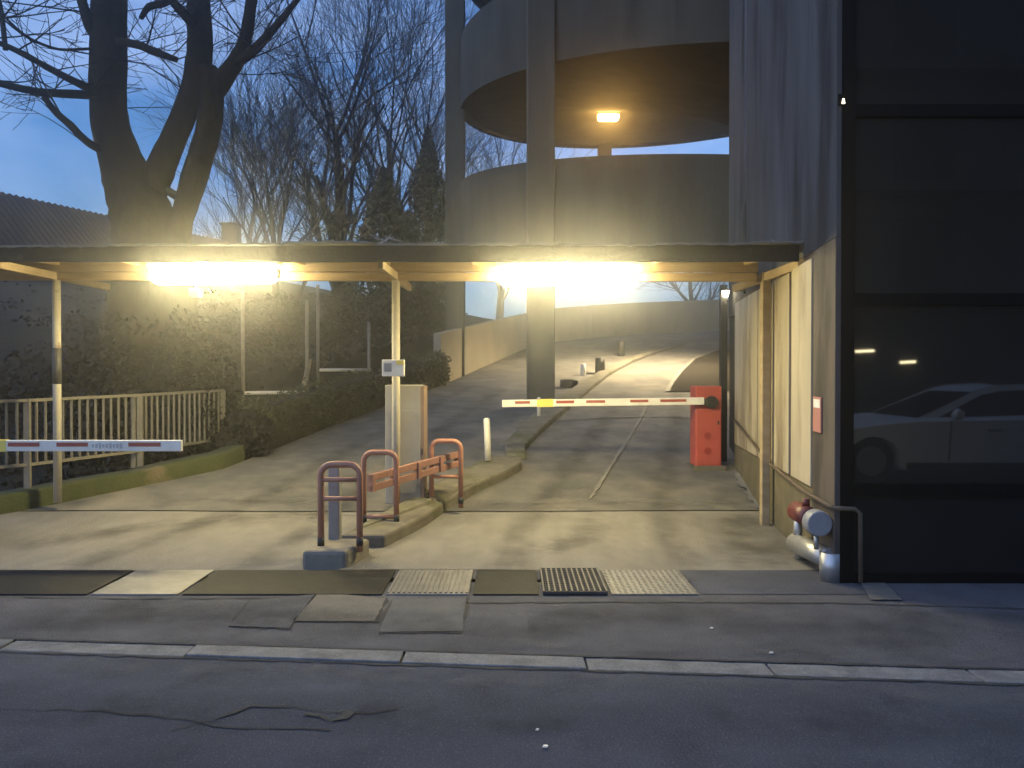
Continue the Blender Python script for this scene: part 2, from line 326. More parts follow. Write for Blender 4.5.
def stain(name, c, amax, scale, lo, hi):
    m = bpy.data.materials.new(name); m.use_nodes = True; n, l = m.node_tree.nodes, m.node_tree.links; b = n['Principled BSDF']; b.inputs['Base Color'].default_value = (*c, 1); b.inputs['Roughness'].default_value = .9; b.inputs['Specular IOR Level'].default_value = .1
    g = n.new('ShaderNodeNewGeometry'); q = n.new('ShaderNodeTexNoise'); q.inputs['Scale'].default_value = scale; q.inputs['Detail'].default_value = 9; q.inputs['Roughness'].default_value = .7; l.new(g.outputs['Position'], q.inputs['Vector'])
    uv = n.new('ShaderNodeUVMap'); sp = n.new('ShaderNodeSeparateXYZ'); l.new(uv.outputs['UV'], sp.inputs[0])
    a = n.new('ShaderNodeMath'); a.operation = 'PINGPONG'; a.inputs[1].default_value = .5; l.new(sp.outputs['X'], a.inputs[0])
    e = n.new('ShaderNodeMapRange'); e.inputs['From Max'].default_value = .35; e.inputs['To Max'].default_value = 1; l.new(a.outputs[0], e.inputs['Value'])
    r = n.new('ShaderNodeMapRange'); r.inputs['From Min'].default_value = lo; r.inputs['From Max'].default_value = hi; r.inputs['To Max'].default_value = amax; l.new(q.outputs['Fac'], r.inputs['Value'])
    x_ = n.new('ShaderNodeMath'); x_.operation = 'MULTIPLY'; l.new(e.outputs['Result'], x_.inputs[0]); l.new(r.outputs['Result'], x_.inputs[1]); l.new(x_.outputs[0], b.inputs['Alpha']); return m
M['tyremark'] = stain('tyre_mark', (.03, .028, .024), .36, 3.5, .33, .72); M['oil'] = stain('oil_stain', (.035, .032, .024), .38, 2.6, .40, .62); M['paledirt'] = stain('pale_dirt', (.19, .185, .175), .4, 5, .42, .7)
M['roadoil'] = stain('road_stain', (.03, .03, .032), .36, 2.2, .42, .68)
def strip(pts, w, dz, m, name, zf=ramp):
    fine = []
    for a, b in zip(pts, pts[1:]):
        for i in range(8): fine.append((a[0] + (b[0] - a[0]) * i / 8, a[1] + (b[1] - a[1]) * i / 8))
    fine.append(pts[-1]); g = MB(); n = len(fine); L = []; Rr = []
    for i, p in enumerate(fine):
        q = fine[min(i + 1, n - 1)]; o = fine[max(i - 1, 0)]; d = (Vector(q) - Vector(o)).normalized(); nr = Vector((-d.y, d.x)) * w / 2; z = zf(p[1]) + dz
        L.append((p[0] + nr.x, p[1] + nr.y, z)); Rr.append((p[0] - nr.x, p[1] - nr.y, z))
    g.add(L + Rr, [(i, n + i, n + i + 1, i + 1) for i in range(n - 1)]); o = g.build(name, m); u = o.data.uv_layers.new(name='UVMap')
    for lp_ in o.data.loops: u.data[lp_.index].uv = (0 if lp_.vertex_index < n else 1, 0)
    return struct(o)
for k, (pts, w) in enumerate((([(-.05, 6.4), (.05, 7.8), (.45, 9.6), (.95, 11.5), (1.7, 14.2), (2.5, 17.5)], .42), ([(1.5, 6.4), (1.52, 7.8), (1.85, 9.6), (2.3, 11.5), (3.0, 14.2), (3.7, 17.5)], .42),
    ([(-3.6, 6.4), (-3.4, 7.8), (-3.0, 9.6), (-2.6, 11.5), (-1.9, 14.5), (-1.0, 18)], .40), ([(-2.2, 6.4), (-2.1, 7.8), (-1.9, 9.6), (-1.6, 11.5), (-1.0, 14.5), (-.2, 18)], .40))):
    strip(pts, w, .028 + .001 * k, M['tyremark'], 'tyre_mark')
strip([(2.1, 6.45), (2.25, 7.4), (2.5, 8.6)], 1.0, .034, M['oil'], 'ground_stain'); strip([(-4.6, 7.2), (-3.9, 8.0), (-2.9, 8.5), (-2.0, 8.7)], .55, .034, M['oil'], 'ground_stain'); strip([(.3, 7.0), (.7, 7.6), (.9, 8.4)], .5, .036, M['oil'], 'ground_stain')
strip([(-3.9, 9.4), (-2.8, 9.3), (-1.9, 9.2)], .5, .036, M['paledirt'], 'ground_stain'); strip([(-.4, 9.15), (.8, 9.2), (2.6, 9.2)], .4, .036, M['paledirt'], 'ground_stain'); strip([(2.6, 9.6), (2.75, 10.6)], .5, .037, M['paledirt'], 'ground_stain')
zr = lambda y: -.010
strip([(-9, 3.2), (-4, 3.0), (-2, 3.05), (0, 2.9), (3, 2.9), (9, 2.6)], .5, .006, M['tyremark'], 'ground_stain', zr); strip([(-9, 3.95), (-5, 3.75), (-1, 3.7), (2, 3.55), (9, 3.2)], .55, .007, M['roadoil'], 'ground_stain', zr); strip([(-9, 4.75), (-4, 4.42), (0, 4.1), (4, 3.75), (9, 3.3)], .35, .008, M['paledirt'], 'ground_stain', zr)
z0_ = lambda y: 0.0
strip([(-9, 5.2), (-5, 5.1), (-2, 5.15), (-.2, 4.9)], .6, .0135, M['roadoil'], 'ground_stain', z0_); strip([(.1, 5.05), (2, 5.1), (9, 4.9)], .7, .0137, M['roadoil'], 'ground_stain', z0_); strip([(-9, 4.95), (0, 4.6), (9, 3.9)], .25, .0145, M['paledirt'], 'ground_stain', z0_)
# trench covers along the threshold
def cover(name, x0, x1, m, label, cat, style=None):
    y0, y1 = 5.64, 6.34; z = .0
    r = thing(name, ((x0 + x1) / 2, 5.99, 0), label, cat, 'covers over the trench across the entrance')
    b = MB(); b.box(x0 + .006, x1 - .006, y0, y1, -.05, .012)
    if style != 'diamond': b.build('slab', m, r, bevel=.004)
    if style == 'ribs':
        t = MB(); n = int((x1 - x0) / .036)
        for i in range(n): c = x0 + (i + .5) * (x1 - x0) / n; t.box(c - .009, c + .009, y0 + .02, y1 - .02, .0125, .02)
        t.build('ribs', m, r)
    if style == 'diamond':
        t = b; n = 14
        for i in range(n):
            for j in range(15):
                cx = x0 + (i + .5) * (x1 - x0) / n; cy = y0 + (j + .5) * (y1 - y0) / 15; a = .8 if (i + j) % 2 else -.8
                t.bar((cx - .014 * math.cos(a), cy - .014 * math.sin(a), .0135), (cx + .014 * math.cos(a), cy + .014 * math.sin(a), .0135), .008, .004)
        t.build('slab', m, r)
    if style == 'grate':
        t = MB(); n = 11
        for i in range(n + 1):
            c = x0 + .012 + i * (x1 - x0 - .024) / n; t.box(c - .006, c + .006, y0, y1, .0125, .034)
        for j in range(13):
            c = y0 + .01 + j * (y1 - y0 - .02) / 12; t.box(x0 + .006, x1 - .006, c - .006, c + .006, .0127, .030)
        t.build('grid', M['gratebar'], r)
    return r
cover('trench_cover', -5.5, -4.62, M['plate'], 'pale steel plate cut off by the left edge of the picture', 'trench cover')
cover('trench_cover', -4.6, -3.08, M['cast'], 'long dark cast iron cover at the left end of the trench row', 'trench cover')
cover('trench_cover', -3.06, -2.42, M['plate'], 'plain pale steel plate with dark covers on both sides', 'trench cover')
cover('trench_cover', -2.40, -.94, M['cast'], 'long dark iron cover in front of the concrete island nose', 'trench cover')
cover('trench_cover', -.92, -.31, M['plate'], 'pale steel plate with narrow ribs across it', 'trench cover', 'ribs')
cover('trench_cover', -.29, .20, M['cast'], 'square dark cover between ribbed plate and open grating', 'trench cover')
cover('drain_grating', .22, .70, M['cast'], 'dark open metal grating set in the trench row', 'drain grating', 'grate')
cover('trench_cover', .72, 1.36, M['plate'], 'pale steel plate with raised tread pattern right of the grating', 'trench cover', 'diamond')
g = MB(); g.sheet(jit([(1.38, 5.66), (2.62, 5.66), (2.62, 6.36), (1.38, 6.36)], .004, 5), .004); struct(g.build('pavement_patch', M['asphalt']))
patch([(862, 585), (886, 585), (904, 602), (872, 602)], M['plate'], 6, rim=False, dz=.006)
for u, v, z, s, lab in ((545, 750, -.010, .009, 'tiny white paper scrap on the road at bottom centre'), (712, 630, 0, .008, 'tiny white paper scrap on the pavement right of the pale plate'), (772, 655, 0, .009, 'small white paper scrap just behind the kerb stones'), (537, 733, -.010, .006, 'smallest pale paper scrap on the road beyond the brighter one')):
    p = G(u, v, z); b = MB(); b.prism([(p.x + s * a, p.y + s * c, z + .005) for a, c in ((-1.3, -.6), (.9, -1), (1.4, .3), (.2, 1.1), (-1, .8))], (0.003, 0, .006)); tag(b.build('paper_scrap', M['white']), lab, 'litter')

# ------------------------------------------------------------------ traffic islands
def island(poly, h, name, m, bev=.03):
    b = MB(); n = len(poly); bot = [(x, y, ramp(y) - .15) for x, y in poly]; top = [(x, y, ramp(y) + h) for x, y in poly]
    b.add(bot + top, [tuple(range(n, 2 * n))] + [(i, (i + 1) % n, n + (i + 1) % n, n + i) for i in range(n)]); return struct(b.build(name, m, bevel=bev, seg=2))
isl = [(-1.70, 6.42), (-1.36, 6.44), (-1.18, 7.2), (-.92, 8.2), (-.74, 8.95), (-.42, 9.7), (-.06, 10.3), (.14, 10.75), (.13, 11.0), (-.06, 11.15), (-.38, 11.0), (-.62, 10.4), (-.98, 9.6), (-1.28, 8.8), (-1.46, 8.0), (-1.60, 7.2)]
island([(x, y) for x, y in isl if y > 6.9] , .12, 'traffic_island', M['median'])
island([(-1.74, 6.42), (-1.37, 6.43), (-1.26, 6.93), (-1.64, 6.93)], .15, 'island_nose', M['nose'], .035)
isr = [(.20, 11.3), (.20, 11.9), (.47, 13.1), (.85, 14.5), (1.29, 16), (1.85, 18), (2.5, 20.2), (3.6, 23.2), (5.0, 26.2), (6.4, 28.6), (8.4, 30.9), (11, 32.3)]
isl2 = [(10.9, 32.55), (8.2, 31.15), (6.15, 28.8), (4.75, 26.35), (3.3, 23.3), (2.2, 20.35), (1.50, 18.15), (.90, 16.2), (.45, 14.7), (.12, 13.3), (-.12, 12.1), (-.1, 11.4)]
island(isr + isl2, .09, 'traffic_island', M['median'])

# ------------------------------------------------------------------ spiral car park behind (double helix)
CX, CY, RO, RI, SL, Z0, GAP, BAND = 7.30, 21.56, 8.70, .9, .0208, 8.68, 1.95, 1.80
def zb(th, off): return Z0 + off + SL * (184 - th)
def helix(root, th0, th1, off, thick=.22):
    n = int(abs(th1 - th0) / 3); band = MB(); deck = MB(); W_ = .18; vs = []; dv = []
    for i in range(n + 1):
        th = th0 + (th1 - th0) * i / n; a = R(th); z = zb(th, off); c, s = math.cos(a), math.sin(a)
        for r_, zz in ((RO, z), (RO, z + BAND), (RO - W_, z + BAND), (RO - W_, z)): vs.append((CX + r_ * c, CY + r_ * s, zz))
        for r_, zz in ((RO - W_ - .003, z + .10), (RO - W_ - .003, z + .10 + thick), (RI, z + .10 + thick), (RI, z + .10)): dv.append((CX + r_ * c, CY + r_ * s, zz))
    fs = [(4 * i + k, 4 * i + (k + 1) % 4, 4 * i + 4 + (k + 1) % 4, 4 * i + 4 + k) for i in range(n) for k in range(4)] + [(0, 1, 2, 3), (4 * n + 3, 4 * n + 2, 4 * n + 1, 4 * n)]
    band.add(vs, fs); deck.add(dv, fs)
    for i in range(2, n, 4):
        th = th0 + (th1 - th0) * i / n; z = zb(th, off); da = .08; c0, s0, c1, s1 = math.cos(R(th - da)), math.sin(R(th - da)), math.cos(R(th + da)), math.sin(R(th + da)); r_ = RO + .004
        band.add([(CX + r_ * c0, CY + r_ * s0, z + .01), (CX + r_ * c1, CY + r_ * s1, z + .01), (CX + r_ * c1, CY + r_ * s1, z + BAND - .01), (CX + r_ * c0, CY + r_ * s0, z + BAND - .01)], [(0, 1, 2, 3)], mi=1)
    for k in range(len(band.sm)): band.sm[k] = False
    band.build('parapet', [M['conc'], M['crack']], root); deck.build('deck', M['conc'], root)
cp = thing('spiral_car_park', (CX, CY, 1.0), 'tall round concrete car park with spiralling parapets and columns', 'car park')
helix(cp, 318, -120, -GAP - BAND)
helix(cp, 318, 0, 0)
helix(cp, 318, 110, GAP + BAND)
c = MB(); c.tube([(CX, CY, .3), (CX, CY, 15)], RI, 32); c.build('core_column', M['colconc'], cp)
c = MB(); c.box(X(446, 21), X(465, 21), 20.75, 21.25, .6, 15.5); c.build('column', M['colconc'], cp, bevel=.03)
c = MB(); c.box(X(527, 15.6), X(555, 15.6), 15.6, 16.16, .6, 15); c.build('column', M['colconc'], cp, bevel=.03)
a = R(117); c = MB(); c.box(CX + 8.5 * math.cos(a) - .24, CX + 8.5 * math.cos(a) + .24, CY + 8.5 * math.sin(a) - .24, CY + 8.5 * math.sin(a) + .24, zb(117, -GAP - BAND) + .2, zb(117, 0) + .2); c.build('column', M['colconc'], cp, bevel=.02)
for th in (75, 40, 5, 326, 290, 256):
    a = R(th); c = MB(); c.box(CX + 8.85 * math.cos(a) - .25, CX + 8.85 * math.cos(a) + .25, CY + 8.85 * math.sin(a) - .25, CY + 8.85 * math.sin(a) + .25, -.3, 12.4); c.build('column', M['colconc'], cp, bevel=.02)
def ray_deck(u, v, off):          # where a pixel's ray meets a soffit
    best = None
    for k in range(400):
        Y = 12 + k * .05; p = P(u, v, Y); th = math.degrees(math.atan2(p.y - CY, p.x - CX)) % 360
        d = abs(p.z - (zb(th, off) + .10))
        if math.hypot(p.x - CX, p.y - CY) < RO and (best is None or d < best[0]): best = (d, p)
    return best[1]
lp = ray_deck(608, 113, 0)
l = thing('soffit_lamp', lp, 'small orange lamp glowing under the upper spiral deck', 'lamp')
b = MB(); b.box(lp.x - .32, lp.x + .32, lp.y - .14, lp.y + .14, lp.z - .10, lp.z + .03); b.build('housing', M['steeldull'], l, bevel=.02)
b = MB(); b.box(lp.x - .28, lp.x + .28, lp.y - .12, lp.y + .12, lp.z - .22, lp.z - .103); b.build('diffuser', M['sodium'], l, bevel=.04)
# curving parapet wall of the ramp, the beige wall at its left
wl_ = [(-1.75, 19.2), (-1.0, 22), (-.1, 25.4), (.62, 28), (1.5, 30.2), (3.3, 32.1), (5.8, 33.8), (9.4, 35.5), (14, 36.6), (20, 37.2)]
def wallstrip(pts, h, w, base=-.6, hz=None):
    b = MB(); vs = []
    for i, (x, y) in enumerate(pts):
        a = Vector(pts[min(i + 1, len(pts) - 1)]) - Vector(pts[max(i - 1, 0)]); nrm = Vector((-a.y, a.x)).normalized() * w; z = ramp(y); hh = h(i) if callable(h) else h
        for k, zz in ((0, base), (0, hh), (1, hh), (1, base)): vs.append((x + nrm.x * k, y + nrm.y * k, z + zz))
    n = len(pts); b.add(vs, [(4 * i + k, 4 * i + 4 + k, 4 * i + 4 + (k + 1) % 4, 4 * i + (k + 1) % 4) for i in range(n - 1) for k in range(4)] + [(0, 1, 2, 3), (4 * n - 1, 4 * n - 2, 4 * n - 3, 4 * n - 4)]); return b
tag(wallstrip(wl_, lambda i: 1.2 + (.05 * max(0, i - 3)), .2).build('ramp_wall', M['beige'], bevel=.02), 'long beige concrete wall curving along the top of the ramp', 'wall')
lp = P(724, 294, 11.25); l = thing('lamp_post', (lp.x, lp.y, ramp(11.25)), 'dark steel post with a tiny bright lamp behind the red barrier cabinet', 'lamp')
b = MB(); b.box(lp.x - .05, lp.x + .05, lp.y, lp.y + .09, ramp(11.25) - .1, 2.9); b.build('post', M['black'], l, bevel=.008)
b = MB(); b.tube([(lp.x, lp.y - .07, lp.z - .045), (lp.x, lp.y - .07, lp.z + .035)], [.03, .05], 12); b.build('lantern', M['spot'], l)
b = MB(); b.tube([(lp.x, lp.y - .07, lp.z + .037), (lp.x, lp.y - .07, lp.z + .07)], [.075, .03], 12); b.bar((lp.x, lp.y + .002, lp.z + .06), (lp.x, lp.y - .07, lp.z + .06), .02, .02); b.build('hood', M['black'], l)
lp = Vector((4.2, 21.5, 4.95)); l = thing('soffit_lamp', lp, 'lamp under the lower spiral deck lighting the top of the ramp', 'lamp')
b = MB(); b.box(lp.x - .3, lp.x + .3, lp.y - .12, lp.y + .12, lp.z + .06, lp.z + .14); b.tube([(lp.x, lp.y, lp.z + .14), (lp.x, lp.y, lp.z + .42)], .03, 8); b.build('housing', M['steeldull'], l)
pd = bpy.data.lights.new('soffit_lamp_light', 'SPOT'); pd.energy = 3000; pd.color = (1, .80, .48); pd.shadow_soft_size = .12; pd.spot_size = R(150); pd.spot_blend = .6
po = bpy.data.objects.new('soffit_lamp_light', pd); COL.objects.link(po); po.parent = l

# ------------------------------------------------------------------ office building on the right
ob = thing('office_building', (5.0, 8.0, 0), 'dark glazed office building with streaked concrete end wall', 'building')
TOPZ = 13.5
b = MB(); b.prism([(2.62, 6.28, -.1), (14, 6.28, -.1), (14, 12.2, -.1), (3.40, 12.2, -.1)], (0, 0, TOPZ + .1)); b.build('core', M['darkpanel'], ob)
def wx(y): return 2.478 + (y - 5.97) * .13
def slab(name, m, y0, y1, z0, z1, out=0.0, t=.1, bev=0):
    b = MB(); b.prism([(wx(y0) - out, y0, z0), (wx(y1) - out, y1, z0), (wx(y1) + t, y1, z0), (wx(y0) + t, y0, z0)], (0, 0, z1 - z0)); return b.build(name, m, ob, bevel=bev)
slab('end_wall_base', M['dado'], 6.63, 10.9, -.1, .62, .004)
slab('end_wall_base', M['panelback'], 6.63, 10.9, .62, 2.66, -.004)
slab('end_wall', M['tower'], 5.975, 10.05, 2.66, TOPZ, 0)
slab('wall_fin', M['tower'], 10.35, 11.7, 2.45, TOPZ, -.02, .2, .01)
slab('end_wall_recess', M['dado'], 10.05, 10.35, 2.45, TOPZ, -.08, .2)
b = MB(); y_ = 10.2; b.tube([(wx(y_) + .02, y_, 2.7), (wx(y_) + .02, y_, 3.7), (wx(y_) + .05, y_, 3.9), (wx(y_) + .05, y_, TOPZ)], [.07, .07, .05, .05], 12); b.build('downpipe', M['tower'], ob)
slab('corner_pier', M['pier'], 5.97, 6.62, -.1, 2.655, .006, .1, .008)
for y0, y1 in ((6.68, 7.42), (7.52, 8.34), (8.46, 9.12), (9.2, 9.86), (9.92, 10.42), (10.48, 10.88)): slab('wall_panel', M['panel'], y0, y1, .64, 2.60, .012, .08, .006)
# front glazing: black corner frame, four rows of dark panes, black transoms
yf = 6.0
b = MB(); b.box(2.515, 2.615, yf - .035, yf + .2, 0, TOPZ)
rowsz = [0.03, .72, 2.18, 3.62, 5.1, 6.6, 8.1, 9.6, 11.1, 12.6]
for z in rowsz: b.box(2.61, 13.9, yf - .03, yf + .2, z - .045, z + .045)
colx = [2.615, 5.05, 7.4, 9.75, 12.1, 13.9]
for xx in colx[1:]: b.box(xx - .035, xx + .035, yf - .032, yf + .2, 0, TOPZ)
b.build('window_frame', M['frame'], ob)
for i, (za, zc) in enumerate(zip(rowsz, rowsz[1:])):
    for xa, xb in zip(colx, colx[1:]):
        b = MB(); b.box(xa + .001, xb - .036, yf, yf + .03, za + .046, zc - .046); b.build('window_pane' if i else 'kick_panel', M['glass'] if i else M['darkpanel'], ob)
# pipe along the wall, dropping to the pavement at the corner
pp = MB(); pp.tube([(wx(10.6) - .05, 10.6, .98), (wx(8.2) - .05, 8.2, .66), (wx(6.7) - .06, 6.7, .60), (2.42, 5.94, .60), (2.45, 5.90, .59), (2.60, 5.90, .585), (2.64, 5.90, .55), (2.645, 5.90, .03)], .017, 8)
tag(pp.build('wall_pipe', M['rust']), 'thin metal pipe running along the end wall and down its corner', 'pipe')
sg = thing('wall_sign', (2.50, 6.44, 1.12), 'small faded red and white sign on the brown concrete pier', 'sign')
b = MB(); b.bar((wx(6.32) - .016, 6.32, 1.275), (wx(6.56) - .016, 6.56, 1.275), .012, .29); b.build('panel', M['signred'], sg)
b = MB(); b.bar((wx(6.34) - .0235, 6.34, 1.365), (wx(6.54) - .0235, 6.54, 1.365), .002, .07); b.build('print', M['white'], sg)
hy = thing('hydrant_inlet', (2.36, 6.5, .25), 'red fire inlet valve with round grey cap on the wall corner', 'fire inlet')
q = P(820, 524, 6.02)
b = MB(); b.tube([(q.x, q.y - .02, q.z), (q.x, q.y + .10, q.z)], [.098, .102], 28); b.build('cap', M['cap'], hy, bevel=.01)
b = MB(); b.tube([(q.x - .02, q.y + .102, q.z + .02), (q.x - .03, q.y + .40, q.z + .03)], [.082, .082], 16); b.tube([P(799, 514, 6.7), (q.x - .03, q.y + .36, q.z + .03)], .05, 12)
b.tube([(q.x - .02, q.y + .22, q.z + .10), (q.x - .02, q.y + .22, q.z + .16)], .03, 8); b.build('valve', M['valve'], hy)
b = MB(); b.tube([P(799, 512, 6.7), P(798, 548, 6.7)], .038, 12); b.build('standpipe', M['steel'], hy)
b = MB(); b.tube([(q.x, q.y + .06, q.z - .09), (q.x, q.y + .06, .24)], .02, 8); b.build('drain_stub', M['steel'], hy)
gd = thing('pipe_guard', (2.40, 6.2, 0), 'bent silver steel tube guarding the corner below the grey cap', 'guard rail')
a_, b_ = P(796, 543, 6.75), P(832, 560, 6.05)
b = MB(); b.tube([a_ + Vector((0, .0, 0)), a_.lerp(b_, .5), b_], .084, 20); b.build('rail', M['steel'], gd)
b = MB(); b.tube([b_ + Vector((0, -.002, .06)), (b_.x, b_.y - .002, .004)], .088, 20); b.build('foot', M['steel'], gd)
b = MB(); b.tube([(a_.x + .04, a_.y, a_.z), (a_.x + .04, a_.y, .0)], .05, 12); b.build('rear_foot', M['steel'], gd)
wsp = P(838, 106, 6.02)
l = thing('wall_spotlight', wsp, 'tiny bright light high on the corner of the end wall', 'lamp'); b = MB(); b.box(wsp.x - .03, wsp.x + .015, wsp.y - .07, wsp.y - .04, wsp.z - .02, wsp.z + .06); b.build('bracket', M['frame'], l)
b = MB(); b.tube([(wsp.x, wsp.y - .075, wsp.z - .015), (wsp.x, wsp.y - .075, wsp.z + .02)], [.012, .006], 8); b.build('bulb', emit('bulb', (1, .9, .6), 5), l)

# ------------------------------------------------------------------ canopy
AX0, AX1 = Vector((-6.4, 9.0)), Vector((2.60, 8.2)); ad = (AX1 - AX0).normalized(); an = Vector((ad.y, -ad.x))      # axis of the post row, an points to the street
def cy(x): return AX0.y + (AX1.y - AX0.y) * (x - AX0.x) / (AX1.x - AX0.x)
def cz(x): return 2.79 + (2.6 - x) * .0125                                                                       # top of the beam
cn = thing('entrance_canopy', (-1.3, 8.6, 0), 'long flat roofed entrance canopy on thin yellowish posts', 'canopy')
rf = MB(); N = 150; vs = []
for i in range(N + 1):
    x = -6.5 + (2.60 + 6.5) * i / N; sh = int(i / 14.3); w = .004 * math.sin(i * 2.1) + .012 * math.sin(sh * 5.3); ov = .03 * math.sin(sh * 2.7 + 1)
    for d, dz in ((1.22, .0), (1.22, -.02), (-1.3, .10), (-1.3, .12)):
        vs.append((x, cy(x) - d - (ov if d > 0 else 0), cz(x) + dz + w + .006 * noise.noise(Vector((x, d, 0)) * 2)))
rf.add(vs, [(4 * i + k, 4 * i + (k + 1) % 4, 4 * i + 4 + (k + 1) % 4, 4 * i + 4 + k) for i in range(N) for k in range(4)] + [(0, 1, 2, 3), (4 * N + 3, 4 * N + 2, 4 * N + 1, 4 * N)])
rf.build('roof', M['roof'], cn)
fs_ = MB(); fs_.bar((-6.5, cy(-6.5) - 1.17, cz(-6.5) - .095), (2.58, cy(2.58) - 1.17, cz(2.58) - .095), .03, .15); fs_.build('fascia', mat('fascia_timber', (.034, .027, .022), (.02, .017, .015), .9, 7, .5, spec=.1, c3=(.07, .062, .055), p3=(.6, .7), scale3=4), cn)
bm_ = MB(); bm_.bar((-6.5, cy(-6.5), cz(-6.5) - .06), (2.58, cy(2.58), cz(2.58) - .06), .07, .10); bm_.build('beam', M['beam'], cn, bevel=.006)
bm_ = MB(); bm_.bar((-6.5, cy(-6.5) + .05, cz(-6.5) - .16), (2.58, cy(2.58) + .05, cz(2.58) - .16), .07, .09); bm_.build('lower_beam', M['beam'], cn, bevel=.006)
for i in range(10):
    x = -6.1 + i * .95; b = MB(); b.bar((x, cy(x) - 1.12, cz(x) - .058), (x, cy(x) + 1.25, cz(x) + .05), .05, .07); b.build('rafter', M['beam'], cn)
for u in (57, 396, 765):
    Y = 8.9
    for _ in range(8): Y = cy(X(u, Y))
    Y += .05; x = X(u, Y); zt = cz(x) - .21; zb_ = {57: .24, 396: .1, 765: .02}[u]
    b = MB(); r_ = .045
    if u == 765: b.box(x - .042, x + .042, Y - .042, Y + .042, zb_ - .1, zt + .1)
    else: b.tube([(x, Y, zb_ - .1), (x, Y, zt + .02)], r_, 14)
    b.build('post', M['wood'] if u == 765 else M['post'], cn, bevel=.008 if u == 765 else 0)
    b = MB(); b.bar((x, Y - 1.02, cz(x) - .165), (x, Y + 1.15, cz(x) - .15), .055, .085); b.build('cross_arm', M['wood'], cn, bevel=.005)
    if u == 57:
        b = MB(); b.tube([(x, Y, P(57, 384, Y).z), (x, Y, P(57, 348, Y).z)], r_ + .004, 14); b.build('sticker', M['gratebar'], cn)
# tube lamps hung from the beam
def tube_lamp(u, v, label):
    Y = 8.4
    for _ in range(8): Y = cy(X(u, Y)) - .16
    p = P(u, v, Y); l = thing('tube_lamp', p, label, 'lamp', 'tube lamps under the canopy'); hx = .70
    b = MB(); b.bar(p + Vector((-hx - .04, (hx + .04) * .089, .085)), p + Vector((hx + .04, -(hx + .04) * .089, .085)), .16, .05); b.build('housing', M['white'], l, bevel=.01)
    b = MB(); q = [(t, r_) for t, r_ in ((-1, .05), (-.985, .078), (-.95, .096), (-.9, .104), (0, .106), (.9, .104), (.95, .096), (.985, .078), (1, .05))]; b.tube([p + Vector((t * hx, -t * hx * .089, -.03)) for t, r_ in q], [r_ for t, r_ in q], 20); b.build('diffuser', M['tube'], l)
    for t in (-.45, .45):
        q = p + Vector((t, -t * .089, 0)); b = MB(); b.bar(q + Vector((0, .02, .10)), q + Vector((0, .15, .10)), .04, .03); b.build('bracket', M['steeldull'], l)
    for t in (-1, 1):
        q = p + Vector((t * hx, -t * hx * .089, -.03)); b = MB(); b.bar(q, q + Vector((t * .035, -t * .035 * .089, 0)), .09, .11); b.build('end_cap', M['cap'], l, bevel=.02)
    return l
tube_lamp(215, 272, 'bright glowing tube lamp over the left lane, between left and middle posts')
tube_lamp(566, 273, 'bright glowing tube lamp over the right lane, in front of the round column')
p = P(196, 293, 8.45); s_ = thing('motion_sensor', p, 'small white sensor box hanging below the left tube lamp', 'sensor')
b = MB(); b.box(p.x - .06, p.x + .06, p.y - .05, p.y + .05, p.z - .045, p.z + .04); b.build('case', M['white'], s_, bevel=.015)
b = MB(); b.tube([(p.x, p.y, p.z + .04), (p.x, p.y, p.z + .13)], .012, 8); b.build('stem', M['white'], s_)
# litter on the roof
for u, v, s, lab in ((388, 238, .07, 'pale crumpled plastic lying on the canopy roof above the middle post'), (785, 244, .10, 'bent pale sheet lying on the canopy roof at the end wall')):
    Y = 7.5; p = P(u, v, Y); p.z = cz(p.x) + .045; b = MB(); rg = random.Random(u)
    for k in range(5):
        c_ = p + Vector((rg.uniform(-1, 1) * s * 1.4, rg.uniform(-1, 1) * s, rg.uniform(0, .5) * s)); d1 = Vector((rg.uniform(.5, 1.4), rg.uniform(-.5, .5), rg.uniform(-.5, .7))) * s; d2 = Vector((rg.uniform(-.3, .3), 1, rg.uniform(.0, .6))) * s
        b.prism([c_ - d1, c_ + d2 * .4, c_ + d1, c_ - d2 * .4], (0, 0, .008))
    tag(b.build('plastic_scrap', M['cap']), lab, 'litter')

# ------------------------------------------------------------------ barriers
def arm_parts(root, x0, x1, Y, z0, z1, h, stripes, yellow, label=None):
    def zz(x): return z0 + (z1 - z0) * (x - x0) / (x1 - x0)
    b = MB(); b.bar((x0, Y, zz(x0)), (x1, Y, zz(x1)), .045, h); arm = b.build('arm', M['white'], root, bevel=.006)
    for a, c_ in stripes:
        b = MB(); b.bar((a, Y - .0245, zz(a) + h * .12), (c_, Y - .0245, zz(c_) + h * .12), .003, h * .36); b.build('stripe', M['stripe'], arm)
    a, c_ = yellow; b = MB(); b.bar((a, Y, zz(a)), (c_, Y, zz(c_)), .051, h + .006); b.build('band', M['yellow'], arm)
    if label:
        a, c_ = label; b = MB(); n = 9
        for i in range(n):
            q = a + (c_ - a) * i / n; b.bar((q, Y - .0245, zz(q)), (q + (c_ - a) / n * .6, Y - .0245, zz(q)), .003, h * (.28 + .3 * ((i * 7) % 3) / 3))
        b.build('print', M['grey'], arm)
Yb = 10.8; zb0 = ramp(Yb)
br = thing('barrier', (X(708, Yb), Yb, zb0), 'lowered white barrier arm on a red cabinet across the right lane', 'barrier', 'barriers at the lane entrances')
x0, x1 = X(695, Yb), X(721, Yb)
b = MB(); b.box(x0, x1, Yb - .04, Yb + .30, zb0 - .02, P(0, 386, Yb).z); cab = b.build('cabinet', M['red'], br, bevel=.015)
b = MB(); b.box(x0 + .022, x1 - .022, Yb - .046, Yb - .0405, zb0 + .07, zb0 + .78); b.build('door', M['red'], cab, bevel=.002)
